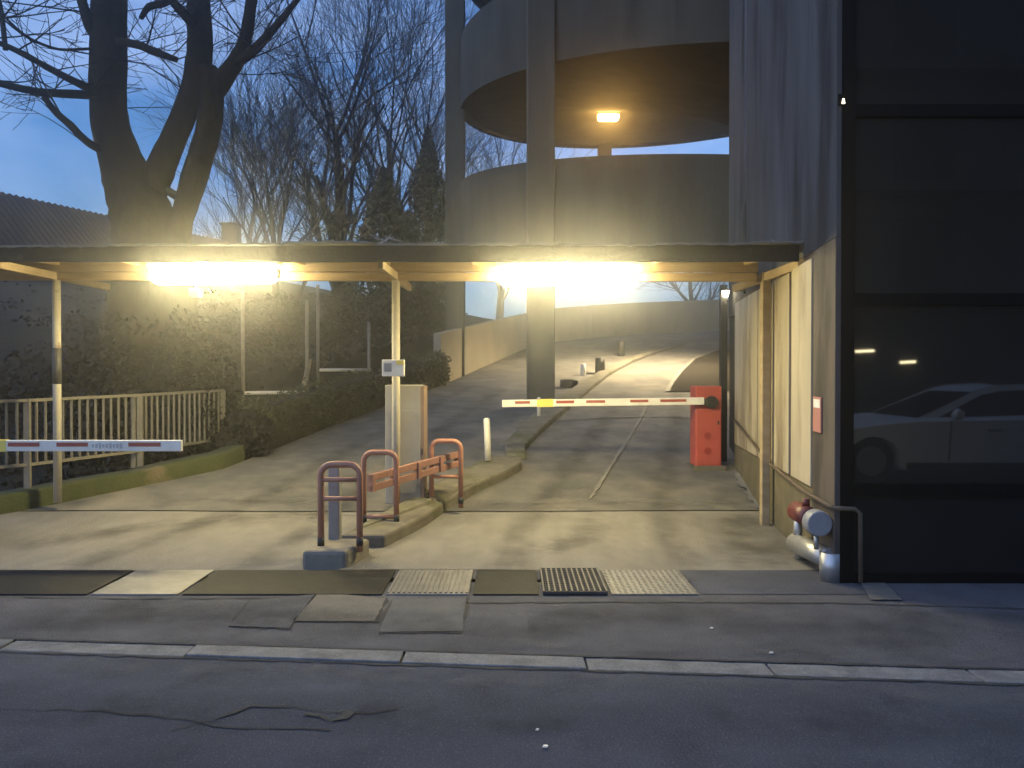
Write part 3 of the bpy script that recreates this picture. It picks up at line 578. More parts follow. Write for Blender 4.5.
b = MB(); b.box(x1 - .06, x1 - .035, Yb - .052, Yb - .0465, zb0 + .62, zb0 + .67); b.build('lock', M['black'], cab)
b = MB(); b.box(x0 - .04, x1 + .05, Yb - .10, Yb + .38, zb0 - .1, zb0 + .05); b.build('plinth', M['median'], br)
for v in (436, 451):
    b = MB(); c_ = P(708, v, Yb - .052); b.tube([c_, c_ + Vector((0, .004, 0))], .05, 16); b.build('badge', M['reddark'], cab)
c_ = P(711, 402, Yb - .05); b = MB(); b.tube([c_ + Vector((0, -.06, 0)), c_ + Vector((0, .02, 0))], .085, 18); b.bar(c_ + Vector((-.16, -.05, 0)), c_ + Vector((.02, -.05, 0)), .05, .09); b.build('pivot', M['black'], br)
Ya = Yb - .12
arm_parts(br, X(502, Ya), X(704, Ya), Ya, P(0, 403.5, Ya).z, P(0, 401, Ya).z, .10, [(X(a, Ya), X(c_, Ya)) for a, c_ in ((515, 530), (556, 574), (586, 605), (630, 648), (660, 686))], (X(537, Ya), X(553, Ya)))
Yl = 7.15
bl = thing('barrier', (-5.6, Yl, 0), 'lowered white barrier arm with pale print across the left lane', 'barrier', 'barriers at the lane entrances')
b = MB(); b.box(-5.75, -5.45, Yl - .02, Yl + .32, -.02, 1.1); b.build('cabinet', M['red'], bl, bevel=.015)
arm_parts(bl, -5.5, X(185, Yl), Yl - .07, P(0, 445, Yl).z, P(0, 445, Yl).z, .10, [(X(a, Yl), X(c_, Yl)) for a, c_ in ((14, 45), (62, 93), (133, 165))], (X(-30, Yl), X(12, Yl)), (X(97, Yl), X(128, Yl)))

# ------------------------------------------------------------------ guard hoops, planks, cabinet, posts on the island
def hoop(x, y, w, h, label, bars=(), ang=0):
    z = ramp(y) + (.15 if y < 6.93 else .12); r = thing('guard_hoop', (x, y, z), label, 'guard hoop', 'red guard hoops on the island'); ca, sa = math.cos(ang), math.sin(ang)
    pts = [(-w / 2, -.05), (-w / 2, h - .09)] + [(-w / 2 + .09 - .09 * math.cos(t), h - .09 + .09 * math.sin(t)) for t in (.4, .8, 1.2, 1.57)] + [(w / 2 - .09 + .09 * math.sin(t), h - .09 + .09 * math.cos(t)) for t in (0, .4, .8, 1.2, 1.57)] + [(w / 2, -.05)]
    b = MB(); b.tube([(x + a * ca, y + a * sa, z + c_) for a, c_ in pts], .028, 12); b.build('hoop', M['rail'], r)
    for zz in bars:
        b = MB(); b.tube([(x - w / 2 * ca, y - w / 2 * sa, z + zz), (x + w / 2 * ca, y + w / 2 * sa, z + zz)], .02, 10); b.build('crossbar', M['rail'], r)
    for s in (-1, 1):
        b = MB(); b.tube([(x + s * w / 2 * ca, y + s * w / 2 * sa, z), (x + s * w / 2 * ca, y + s * w / 2 * sa, z + .07)], .03, 10); b.build('foot', M['black'], r)
    return r
hoop(-1.46, 6.62, .33, .69, 'faded red guard hoop with two crossbars, nearest on the island nose', (.56, .40))
hoop(-1.33, 7.85, .33, .70, 'faded red guard hoop beside the middle canopy post', (.0505,))
hoop(-.74, 8.75, .33, .70, 'faded red guard hoop farthest along the planks, near the white stub post', (.30,))
def plank_run(a, b_, label):
    a, b_ = Vector(a), Vector(b_); r = thing('guard_plank', (a.x, a.y, a.z - .1), label, 'guard rail')
    for dz, h in ((.053, .072), (-.053, .072)):
        q = MB(); q.bar(a + Vector((0, 0, dz)), b_ + Vector((0, 0, dz)), .05, h); q.build('board', M['plank'], r, bevel=.006)
    for t in (.02, .25, .5, .75, .98):
        c_ = a.lerp(b_, t); q = MB(); q.bar(c_ + Vector((0, 0, -.088)), c_ + Vector((0, 0, .088)), .09, .042, up=(b_ - a)); q.build('spacer', M['plank'], r)
plank_run((-1.46, 7.98, .49), (-.60, 8.98, .64), 'faded red slotted planks joining the guard hoops along the island')
p = G(343, 531, .15); b = MB(); b.box(p.x - .05, p.x + .05, 6.86, 6.96, .1, .80); tag(b.build('steel_stub', M['steeldull'], bevel=.01), 'grey square steel post behind the nearest guard hoop', 'post')
Yc = 8.72; tm = thing('ticket_cabinet', (X(404, Yc), Yc, ramp(Yc) + .1), 'tall grey metal cabinet with red edge behind the middle post', 'cabinet'); x0, x1 = X(385, Yc), X(424, Yc)
zc_ = ramp(Yc) + .12
b = MB(); b.box(x0, x1 - .04, Yc, Yc + .35, zc_, P(0, 385, Yc).z); b.build('body', M['cabinet'], tm, bevel=.01)
b = MB(); b.box(x1 - .0395, x1, Yc + .003, Yc + .347, zc_, P(0, 386, Yc).z); b.build('edge', M['cabred'], tm)
b = MB(); b.box(x0 + .07, x1 - .09, Yc - .006, Yc - .001, zc_ + .12, zc_ + 1.05); dd = b.build('door', M['cabinet'], tm, bevel=.002)
b = MB(); b.box(x1 - .025, x1 - .015, Yc - .004, Yc + .001, zc_ + .55, zc_ + .62); b.build('lock', M['black'], tm)
Yp = 8.5; p = P(394, 368, Yp - .08); sb = thing('sign_box', p, 'small square white box clamped to the middle canopy post', 'sign box')
b = MB(); b.box(p.x - .125, p.x + .115, p.y - .03, p.y + .03, p.z - .09, p.z + .09); b.build('case', M['white'], sb, bevel=.008)
b = MB(); b.box(p.x + .03, p.x + .110, p.y - .034, p.y - .031, p.z + .035, p.z + .082); b.build('label_patch', M['yellow'], sb)
b = MB(); b.box(p.x - .10, p.x - .02, p.y - .034, p.y - .031, p.z - .04, p.z + .05); b.build('panel', M['cap'], sb)
def stub(u, v, Y, h, r, m, label, name='stub_post', cat='post', tilt=0):
    x = X(u, Y); z = P(u, v, Y).z; b = MB(); b.tube([(x, Y, z - .12), (x + tilt * .5, Y, z + h * .5), (x + tilt, Y, z + h - .02), (x + tilt, Y, z + h)], [r, r, r, r * .6], 12); return tag(b.build(name, m), label, cat)
stub(488, 452, 10.75, .47, .045, M['white'], 'short white post on the rounded end of the island', tilt=-.02)
stub(539, 409, 13.3, .20, .035, M['white'], 'tiny white stub post standing just behind the barrier arm')
stub(621, 354, 25.0, .42, .12, M['black'], 'short dark bollard at the top of the ramp island', 'bollard', 'bollard')
stub(583, 375, 20.4, .30, .07, M['white'], 'small pale stub post on the island beside the dark stump')
stub(600, 371, 20.8, .36, .13, M['black'], 'dark stump on the island right of the pale stub', 'stump', 'stump')
stub(569, 384, 18.4, .12, .22, M['black'], 'low dark lump on the island at the foot of the column', 'stump', 'stump')

# ------------------------------------------------------------------ left: mossy plinth, railing, ivy wall, pipe frames, walls, house
pl_ = [(-8.2, 6.95), (-7.2, 7.62), (-6.5, 8.1), (-5.84, 8.6), (-5.2, 9.35), (-4.6, 10.08), (-4.0, 10.8), (-3.85, 11.3)]
b = MB(); vs = []; k_ = 0; fine = []
for a, c_ in zip(pl_, pl_[1:]):
    for i in range(8): fine.append((a[0] + (c_[0] - a[0]) * i / 8, a[1] + (c_[1] - a[1]) * i / 8))
fine.append(pl_[-1])
for i, (x, y) in enumerate(fine):
    w = .34; h = .20 + .03 * noise.noise(Vector((x * 2, y * 2, 0))); jx = .03 * noise.noise(Vector((x * 3, y * 3, 5)))
    for dx, dy, zz in ((.0 + jx, 0, -.3), (jx - .02, 0, h - .02), (-.05, .03, h + .01), (-w, w * .6, h), (-w, w * .6, -2.2)): vs.append((x + dx, y + dy, ramp(y) + zz))
n = len(fine); b.add(vs, [(5 * i + k, 5 * i + 5 + k, 5 * i + 6 + k, 5 * i + 1 + k) for i in range(n - 1) for k in range(4)] + [(0, 1, 2, 3, 4), tuple(reversed(range(5 * n - 5, 5 * n)))], True)
tag(b.build('mossy_plinth', M['moss']), 'low mossy concrete plinth along the left edge of the left lane', 'low wall')
rl = thing('railing', (-5.2, 10.6, .2), 'grey metal baluster railing on the mossy plinth at far left', 'railing')
rp = [(-8.4, 6.9), (-7.2, 7.7)] + [(X(27, 9.2), 9.2), (X(140, 10.6), 10.6), (X(223, 12.2), 12.2)]
def railz(y): return .02 + ramp(y) * .0 + {True: .19}[True] + (y - 9.2) * .02
for i, (x, y) in enumerate(rp):
    b = MB(); b.box(x - .035, x + .035, y - .02, y + .02, railz(y) - .25, railz(y) + 1.09); b.build('post', M['railing'], rl)
    if i == 3: b = MB(); b.box(x - .12, x - .06, y - .02, y + .02, railz(y) + .1, railz(y) + 1.08); b.build('post', M['railing'], rl)
nb = 0
for (xa, ya), (xb, yb) in zip(rp, rp[1:]):
    za, zc_ = railz(ya), railz(yb); lo = .33
    b = MB(); b.bar((xa, ya, za + 1.09), (xb, yb, zc_ + 1.09), .05, .035); b.build('top_rail', M['railing'], rl)
    b = MB(); b.bar((xa, ya, za + lo), (xb, yb, zc_ + lo), .03, .035); b.build('bottom_rail', M['railing'], rl)
    n = int(math.hypot(xb - xa, yb - ya) / .105)
    for i in range(1, n):
        t = i / n; x, y, z = xa + (xb - xa) * t, ya + (yb - ya) * t, za + (zc_ - za) * t
        b = MB(); b.box(x - .011, x + .011, y - .011, y + .011, z + lo, z + 1.08); b.build('baluster', M['railing'], rl)
# ivy wall along the ramp
iw = [(-3.9, 11.75), (-3.75, 12.0), (-3.25, 13.7), (-2.5, 16), (-1.78, 18.5), (-1.6, 19.1)]
root = thing('ivy_wall', (-3.0, 15, .6), 'low wall overgrown with brown and green ivy beside the left lane', 'wall')
wallstrip(iw, .66, .3).build('wall', M['brown'], root)
lv = MB(); rg = random.Random(5)
for k in range(9000):
    t = rg.random() * (len(iw) - 1); i = int(t); f = t - i; x = iw[i][0] + (iw[i + 1][0] - iw[i][0]) * f; y = iw[i][1] + (iw[i + 1][1] - iw[i][1]) * f
    top = .68 + .12 * noise.noise(Vector((y * 1.3, 2, 0))); hh = rg.random() ** .8 * top
    dens = noise.noise(Vector((y * 1.6, hh * 2.2, 7)))
    if dens < -.18 and rg.random() < .7: continue
    off = abs(rg.gauss(0, .05)) + .05 * max(0, dens)
    if rg.random() < .25: hh = top + abs(rg.gauss(0, .06)); off = -rg.random() * .35
    lv.leaf(Vector((x + off + .01, y - off * .3, ramp(y) + hh)), rg.uniform(.022, .05), rg)
lv.build('ivy', M['ivy'], root)
def pipe_frame(pts_list, r, label, Y0):
    t = thing('pipe_gantry', pts_list[0][0], label, 'pipe frame', 'pale pipe frames above the ivy wall')
    names = ('upright', 'crossbar', 'upright')
    for nme, pts in zip(names, pts_list):
        b = MB(); b.tube(pts, r, 10); b.build(nme, M['white'] if nme == 'crossbar' else M['railing'], t)
pipe_frame([[P(243, 450, 12.6), P(243, 290, 12.6)], [P(243, 393, 12.6), P(308, 392, 13.6)], [P(307, 430, 13.7), P(307, 300, 13.7)]], .03, 'pale pipe frame standing nearest the railing end', 12)
pipe_frame([[P(318, 430, 14.4), P(318, 285, 14.4)], [P(318, 370, 14.4), P(370, 370, 15.6)], [P(369, 420, 15.7), P(369, 322, 15.7)]], .03, 'pale pipe frame farther up the ivy wall', 14)
# leaning boards on the bank
b = MB(); a_ = P(303, 392, 13.9); b.bar(a_, a_ + Vector((.09, .1, .58)), .12, .03); tag(b.build('leaning_board', M['wood']), 'weathered board leaning against the pipe frame on the bank', 'board')
# dark boundary wall and house
bw = MB(); bw.prism([(-20, 15.5, -2), (-5.2, 19.5, -2), (-5.3, 19.8, -2), (-20, 15.8, -2)], (0, 0, 5.0)); tag(bw.build('boundary_wall', M['brown']), 'high dark brown wall behind the railing', 'wall')
hs = thing('house', (-16, 25, 0), 'low house with brown tiled roof behind the big tree', 'house')
ra, rb = P(-60, 180, 19.5), P(236, 244, 29.5); dn = Vector((1.9, -1.2, -1.75))
e1, e2 = ra + dn, rb + dn; bk = Vector((-2.6, 1.6, -2.3))
b = MB(); nn = 110; vs = []
for i in range(nn + 1):
    t = i / nn; w = .05 * abs(math.sin(i * 1.57)); q = ra.lerp(rb, t)
    vs += [q + Vector((0, 0, w)), q + dn + Vector((0, 0, w)), q + dn + Vector((0, 0, -.12)), q + bk + Vector((0, 0, -.12)), q + bk + Vector((0, 0, w))]
b.add(vs, [(5 * i + k, 5 * i + (k + 1) % 5, 5 * i + 5 + (k + 1) % 5, 5 * i + 5 + k) for i in range(nn) for k in range(5)] + [(0, 1, 2, 3, 4), tuple(5 * nn + 4 - k for k in range(5))])
roof = b.build('roof', M['tile'], hs)
b = MB(); c1, c2 = ra.lerp(rb, .01) + dn * .9, ra.lerp(rb, .985) + dn * .9; c3, c4 = ra.lerp(rb, .985) + bk * .9, ra.lerp(rb, .01) + bk * .9
zt = min(c1.z, c2.z, c3.z, c4.z) - .15
b.add([(q.x, q.y, -1) for q in (c1, c2, c3, c4)] + [(c1.x, c1.y, c1.z - .12), (c2.x, c2.y, c2.z - .12), (c3.x, c3.y, c3.z - .2), (c4.x, c4.y, c4.z - .2)], [(3, 2, 1, 0), (4, 5, 6, 7), (0, 1, 5, 4), (1, 2, 6, 5), (2, 3, 7, 6), (3, 0, 4, 7)]); b.build('wall', M['render'], hs)
q = ra.lerp(rb, .985) + Vector((0, 0, -.1)); b = MB(); b.box(q.x - .32, q.x + .25, q.y - .25, q.y + .25, q.z - .5, q.z + .75); ch = b.build('chimney', M['render'], roof); b = MB(); b.box(q.x - .38, q.x + .31, q.y - .31, q.y + .31, q.z + .752, q.z + .82); b.build('cap', M['tile'], roof)

# ------------------------------------------------------------------ vegetation
def grow(mb, p, d, r, L, lev, rg, up=.25, nseg=5, kids=(3, 5), spread=.6, minr=.006, shrink=.6, sides=5):
    pts = [p.copy()]; rad = [r]; q = p.copy(); d = d.normalized(); dirs = [d.copy()]
    for i in range(nseg):
        d = (d + Vector((rg.gauss(0, .075), rg.gauss(0, .075), rg.gauss(0, .06) + up * .16))).normalized(); q = q + d * L / nseg
        pts.append(q.copy()); dirs.append(d.copy()); rad.append(max(r * (1 - .55 * (i + 1) / nseg), minr * .8))
    mb.tube(pts, rad, sides if r > .03 else 3, cap=False)
    if lev <= 0: return
    n = rg.randint(*kids)
    for k in range(n):
        t = rg.uniform(.25, 1.0); i = min(int(t * nseg), nseg - 1); f = t * nseg - i; b = pts[i].lerp(pts[i + 1], f); dd = dirs[i + 1]
        ax = dd.orthogonal().normalized(); ax = Matrix.Rotation(rg.uniform(0, 6.28), 3, dd) @ ax
        nd = (dd + ax * rg.uniform(.35, 1) * spread * 1.3).normalized(); rr_ = max(rad[i] * rg.uniform(.4, .65), minr)
        grow(mb, b, nd, rr_, L * rg.uniform(.5, .8) * (shrink / .6), lev - 1, rg, up, max(3, nseg - 1), kids, spread, minr, shrink, sides)
def bare_tree(u, Y, zb_, Ht, r, seed, label, lev=4, up=.35, spread=.55, lean=0, group='bare trees behind the canopy', kids=(4, 6), stems=1):
    rg = random.Random(seed); x = X(u, Y); root = thing('bare_tree', (x, Y, zb_), label, 'tree', group)
    tr = MB(); tw = MB(); d = Vector((lean, 0, 1)).normalized(); pts = []; rad = []; N_ = 7
    for i in range(N_ + 1):
        t = i / N_; pts.append(Vector((x + lean * Ht * t + .12 * rg.gauss(0, 1) * t, Y + .1 * rg.gauss(0, 1), zb_ - .3 + (Ht * .72) * t))); rad.append(r * (1.15 - .85 * t))
    tr.tube(pts, rad, 9, rough=.15); tr.build('trunk', M['bark'], root)
    for k in range(13):
        t = rg.uniform(.22, 1) if k > 1 else 1; i = min(int(t * N_), N_ - 1); b = pts[i].lerp(pts[i + 1], t * N_ - i); a = k * 2.4 + rg.uniform(-.5, .5)
        nd = Vector((math.cos(a) * spread, math.sin(a) * spread, rg.uniform(.6, 1.2))); grow(tw, b, nd, rad[i] * rg.uniform(.38, .6), Ht * rg.uniform(.26, .42), lev - 1, rg, up, 5, kids, spread, .007)
    tw.build('branches', M['twig'], root)
# spreading big tree with hand laid limbs (pixels at depth 13)
TY = 13.0
def limb(mb, pts, n=10, rough=.14):
    fine = []; rr_ = []
    for a, c_ in zip(pts, pts[1:]):
        for i in range(4):
            t = i / 4; fine.append(Vector(a[:3]).lerp(Vector(c_[:3]), t)); rr_.append(a[3] + (c_[3] - a[3]) * t)
    fine.append(Vector(pts[-1][:3])); rr_.append(pts[-1][3])
    for _ in range(2): fine = [fine[0]] + [(fine[i - 1] + fine[i] * 2 + fine[i + 1]) / 4 for i in range(1, len(fine) - 1)] + [fine[-1]]
    mb.tube(fine, rr_, n, rough=rough); return fine, rr_
def T(u, v, w, dy=0): q = P(u, v, TY + dy); return (q.x, q.y, q.z, w / 2 / FPX * (TY + dy))
bt = thing('bare_tree', (X(152, TY), TY, .6), 'massive forked bare tree with thick trunk rising behind the left lamp', 'tree')
tr = MB(); limbs = []
limbs.append(limb(tr, [T(154, 440, 110), T(153, 300, 82), T(151, 245, 70), T(143, 215, 60), T(133, 190, 51), T(124, 165, 42), T(113, 135, 36), T(109, 100, 34), T(110, 60, 35), T(111, 20, 34), T(112, -25, 33), T(115, -90, 26), T(120, -160, 15), T(112, -230, 6)], 16, .07))
limbs.append(limb(tr, [T(146, 236, 50), T(150, 205, 27), T(160, 172, 29), T(172, 145, 25), T(184, 118, 24), T(194, 95, 24), T(200, 70, 26), T(202, 40, 24), T(201, 10, 22), T(198, -20, 20), T(192, -80, 14), T(188, -150, 6)], 14, .07))
limbs.append(limb(tr, [T(170, 262, 36), T(183, 218, 22), T(195, 180, 26), T(204, 150, 25), T(211, 125, 24), T(212, 100, 26), T(207, 70, 24)], 12, .07))
limbs.append(limb(tr, [T(160, 180, 10), T(169, 192, 8), T(184, 200, 9)], 8, .07))
limbs.append(limb(tr, [T(210, 98, 22), T(224, 82, 20), T(238, 62, 16, -.2), T(248, 40, 13, -.4), T(252, 10, 11, -.6), T(256, -20, 10, -.7)], 10))
limbs.append(limb(tr, [T(236, 65, 10, -.2), T(252, 55, 10, -.4), T(272, 34, 8, -.7), T(294, 8, 6, -1), T(310, -15, 5, -1.2)], 8))
br_ = MB(); sub = []
sub.append(limb(br_, [T(102, 97, 9, -.2), T(72, 95, 9, -.5), T(40, 94, 8, -.8), T(0, 84, 7, -1.2), T(-40, 74, 5, -1.5)], 8))
sub.append(limb(br_, [T(104, 95, 9, -.2), T(78, 84, 8, -.5), T(48, 68, 7, -.7), T(20, 52, 6, -1), T(-15, 38, 5, -1.3)], 8))
sub.append(limb(br_, [T(106, 152, 9, -.2), T(88, 143, 8, -.4), T(72, 126, 8, -.5), T(56, 112, 7, -.6), T(46, 98, 6, -.6)], 8))
sub.append(limb(br_, [T(120, 43, 8, -.2), T(140, 46, 8, -.4), T(155, 53, 8, -.5), T(178, 61, 6, -.6)], 8))
sub.append(limb(br_, [T(198, 28, 13, -.1), T(184, 14, 10, -.3), T(172, 0, 8, -.5), T(166, 6, 7, -.6), T(150, 8, 7, -.7), T(143, 20, 5, -.8)], 8))
sub.append(limb(br_, [T(104, 45, 14), T(92, 28, 12, -.2), T(86, 10, 10, -.3), T(80, -15, 9, -.4)], 8))
sub.append(limb(br_, [T(8, 52, 5, -1), T(5, 20, 5, -1.1), T(0, -10, 4, -1.2)], 6))
sub.append(limb(br_, [T(95, 50, 3, -.3), T(60, 52, 3, -.6), T(30, 40, 3, -.9), T(8, 20, 2.5, -1.1), T(0, 5, 2, -1.2)], 5))
sub.append(limb(br_, [T(200, 60, 8, .2), T(190, 30, 6, .5), T(192, -10, 5, .7)], 6))
tr.build('trunk', M['bark'], bt); br_.build('limbs', M['bark'], bt)
tw = MB(); rg = random.Random(21)
for fine_, rad_ in sub + limbs[4:]:
    for k in range(6):
        i = rg.randint(2, len(fine_) - 1); grow(tw, fine_[i], Vector((rg.gauss(0, 1), rg.gauss(0, .6), rg.uniform(-.4, .9))), rg.uniform(.011, .02), rg.uniform(.7, 1.5), 2, rg, .25, 5, (2, 3), .6, .006)
for fine_, rad_ in limbs[:3]:
    for k in range(4):
        i = rg.randint(len(fine_) // 2, len(fine_) - 1); grow(tw, fine_[i], Vector((rg.gauss(0, 1), rg.gauss(0, .6), rg.uniform(-.1, .9))), rg.uniform(.012, .02), rg.uniform(.8, 1.6), 2, rg, .3, 5, (2, 3), .6, .006)
tw.build('branches', M['twig'], bt)
bare_tree(283, 24, 1.2, 8.5, .16, 2, 'slim bare tree between the big trunk and the taller tree', lean=-.03)
bare_tree(338, 26, 1.6, 11.5, .34, 3, 'tall bare tree with thick dark trunk behind the canopy middle', lev=4)
bare_tree(252, 33, 1.5, 12, .18, 8, 'distant thin bare tree just right of the forked tree', lev=4)
bare_tree(392, 30, 1.8, 13, .20, 5, 'bare twiggy tree rising above the darker evergreens', lev=4)
bare_tree(430, 34, 2, 14, .22, 6, 'bare tree beside the left column of the car park', lev=4)
bare_tree(500, 44, 2.2, 14, .24, 7, 'bare tree seen through the gap of the spiral', lev=4, group=None)
bare_tree(690, 46, 2.2, 8, .26, 9, 'bare tree beyond the top of the ramp wall', lev=4, spread=.9, group=None)
def conifer(u, Y, zb_, H_, rad, seed, label, n=11000):
    rg = random.Random(seed); x = X(u, Y); root = thing('evergreen_tree', (x, Y, zb_), label, 'tree', 'dark evergreens left of the car park')
    b = MB(); b.tube([(x, Y, zb_ - .3), (x, Y, zb_ + H_ * .9)], [.16, .03], 8); b.build('trunk', M['bark'], root)
    m = MB()
    for k in range(n):
        t = rg.random() ** 1.4; a = rg.uniform(0, 6.28); z = zb_ + .3 + t * H_; lob = 1 + .45 * noise.noise(Vector((math.cos(a) * 1.4, math.sin(a) * 1.4, z * .9 + seed))) ; rm = rad * (1 - t) ** .75 * lob
        rr_ = rm * (1 - .6 * rg.random() ** 1.8); p = Vector((x + math.cos(a) * rr_, Y + math.sin(a) * rr_, z - rr_ * .25)); m.leaf(p, rg.uniform(.06, .13), rg, -.3)
    m.build('crown', M['conifer'], root)
conifer(406, 24, 1.5, 4.6, 2.0, 33, 'low broad evergreen between the two pointed evergreens', 9000)
conifer(384, 25, 1.5, 6.4, 1.9, 31, 'shorter dark evergreen tree beside the thick bare trunk')
conifer(428, 27, 1.6, 8.2, 1.6, 32, 'taller dark evergreen tree next to the left concrete column')
def shrub(x, y, zb_, rx, rz, seed, label, n=5200):
    rg = random.Random(seed); m = MB()
    for k in range(n):
        v = Vector((rg.gauss(0, 1), rg.gauss(0, 1), rg.gauss(0, 1))).normalized(); rr_ = (1 - .5 * rg.random() ** 2) * (1 + .5 * noise.noise(v * 1.6 + Vector((seed, 0, 0))))
        p = Vector((x + v.x * rx * rr_, y + v.y * rx * .7 * rr_, zb_ + rz * .8 + v.z * rz * rr_))
        if p.z > zb_ - .2: m.leaf(p, rg.uniform(.04, .085), rg)
    st = MB()
    for k in range(7):
        a = rg.uniform(0, 6.28); st.tube([(x, y, zb_ - .2), (x + math.cos(a) * rx * .4, y + math.sin(a) * rx * .3, zb_ + rz * .7), (x + math.cos(a) * rx * .75, y + math.sin(a) * rx * .5, zb_ + rz * 1.4)], [.025, .018, .008], 5)
    root = thing('shrub', (x, y, zb_), label, 'shrub', 'dark shrubs on the left bank'); m.build('leaves', M['shrub'], root); st.build('stems', M['twig'], root)
def hedge(a, b, z0, h, w, seed, label, n=15000):
    rg = random.Random(seed); root = thing('hedge', ((a[0] + b[0]) / 2, (a[1] + b[1]) / 2, z0), label, 'hedge'); m = MB(); st = MB()
    d = Vector((b[0] - a[0], b[1] - a[1], 0)); nr = Vector((d.y, -d.x, 0)).normalized()
    for k in range(n):
        t = rg.random(); hh = rg.random() ** .8; bul = noise.noise(Vector((t * 14, hh * 3, seed))); 
        if bul < -.25 and rg.random() < .75: continue
        p = Vector((a[0], a[1], z0)) + d * t + nr * (w * (.6 + bul * .8) + rg.gauss(0, .07)) + Vector((0, 0, hh * h * (1 + .22 * noise.noise(Vector((t * 9, 0, seed))))))
        m.leaf(p, rg.uniform(.05, .11), rg)
    for k in range(40):
        t = rg.random(); p = Vector((a[0], a[1], z0)) + d * t + nr * w * .3; st.tube([p, p + Vector((rg.gauss(0, .2), rg.gauss(0, .1), h * .5)), p + Vector((rg.gauss(0, .4), rg.gauss(0, .2), h * .98))], [.03, .02, .008], 5)
    m.build('leaves', M['shrub'], root); st.build('stems', M['twig'], root)
hedge((-17, 15.9), (-6.9, 18.6), -.4, 3.3, .5, 61, 'tall dark overgrown hedge along the brown wall behind the railing')
lit = MB(); rg = random.Random(77)
for k in range(16000):
    y = rg.uniform(12.3, 24); x = lerp(LEFT, y) - .8 - abs(rg.gauss(0, 2.6)); z = terrain(x, y)
    lit.leaf(Vector((x, y, z + abs(rg.gauss(0, .06)) + .02)), rg.uniform(.03, .075), rg, 1.2)
o = lit.build('ground_cover', M['litter']); o['kind'] = 'stuff'
shrub(-3.98, 11.62, .35, .38, .36, 57, 'small scruffy shrub at the railing end of the ivy wall', 2200)
shrub(X(118, 12.3), 12.3, -1.2, .95, 2.0, 58, 'tall dense shrub left of the forked tree foot', 9000)
shrub(X(185, 12.2), 12.2, -.9, .8, 1.75, 59, 'tall dense shrub right of the forked tree foot', 9000)
shrub(X(20, 13.6), 13.6, -1.4, 1.5, 2.0, 51, 'dark shrub filling the sunken yard at the far left edge')
shrub(X(95, 13.9), 13.9, -1.3, 1.4, 2.1, 52, 'tall dark shrub just right of the left canopy post')
shrub(X(165, 13.0), 13.0, -.9, 1.2, 1.7, 53, 'dark shrub hiding the foot of the forked tree under the left lamp')
shrub(X(40, 15.2), 15.2, .0, 1.7, 1.5, 41, 'dark shrub behind the railing, left of the left canopy post')
shrub(X(150, 15.8), 15.8, .4, 1.6, 1.4, 42, 'dark shrub at the foot of the forked tree')
shrub(X(222, 16.5), 16.5, 1.2, 1.3, .95, 43, 'dark shrub behind the nearest pipe frame')
shrub(X(285, 18.5), 18.5, 1.8, 1.5, .9, 44, 'dark shrub between the two pipe frames')
shrub(X(345, 20.5), 20.5, 2.1, 1.5, .95, 45, 'dark shrub framed by the farther pipe frame')
shrub(X(405, 22.5), 22.5, 2.4, 1.5, 1.0, 46, 'dark shrub behind the ivy wall next to the left column')
for x, y, s_, lab in ((X(362, 33), 33, 317, 'small distant street lamp left of the middle post'), (X(444, 38), 38, 315, 'faint distant street lamp beside the left column')):
    pass
p = P(362, 317, 24); l = thing('street_lamp', (p.x, p.y, 2), 'small distant lamp glowing between the shrubs', 'lamp')
b = MB(); b.tube([(p.x, p.y + .1, 1.5), (p.x, p.y + .1, p.z + .1), (p.x, p.y, p.z + .12)], .04, 8); b.build('pole', M['steeldull'], l); b = MB(); b.tube([(p.x, p.y, p.z - .03), (p.x, p.y, p.z + .08)], [.05, .06], 10); b.build('lantern', emit('far_lamp', (.9, 1, .9), 8), l)

# ------------------------------------------------------------------ across the street: what the dark glass mirrors
ab = thing('apartment_building', (14, -9, -.1), 'dark apartment block across the street, mirrored in the office glass', 'building')
b = MB(); b.box(4.5, 34, -18, -8, -.2, 15); b.build('wall', mat('dark_facade', (.06, .052, .045), (.04, .036, .03), .9, 1), ab)
for k in range(4):
    b = MB(); b.box(4.5, 34, -7.99, -7.4, 3.2 + k * 3, 3.45 + k * 3); b.build('balcony', M['conc'], ab)
    for j in range(7):
        xa = 6.2 + j * 3.6; b = MB(); b.box(xa, xa + 1.5, -8.0, -7.96, 3.5 + k * 3, 5.6 + k * 3); b.build('window', M['darkpanel'], ab)
for x, z, w, lab in ((9.0, 2.2, .46, 'short lit tube on the block across the street, mirrored in the glass'), (10.1, 1.92, .38, 'second fainter lit tube mirrored in the office glass')):
    l = thing('wall_tube_lamp', (x, -7.95, z), lab, 'lamp'); b = MB(); b.bar((x - w / 2, -7.9, z), (x + w / 2, -7.9, z + .02), .05, .06); b.build('diffuser', M['reftube'], l); b = MB(); b.bar((x - w / 2 - .03, -7.96, z), (x + w / 2 + .03, -7.96, z + .02), .04, .10); b.build('housing', M['steeldull'], l)
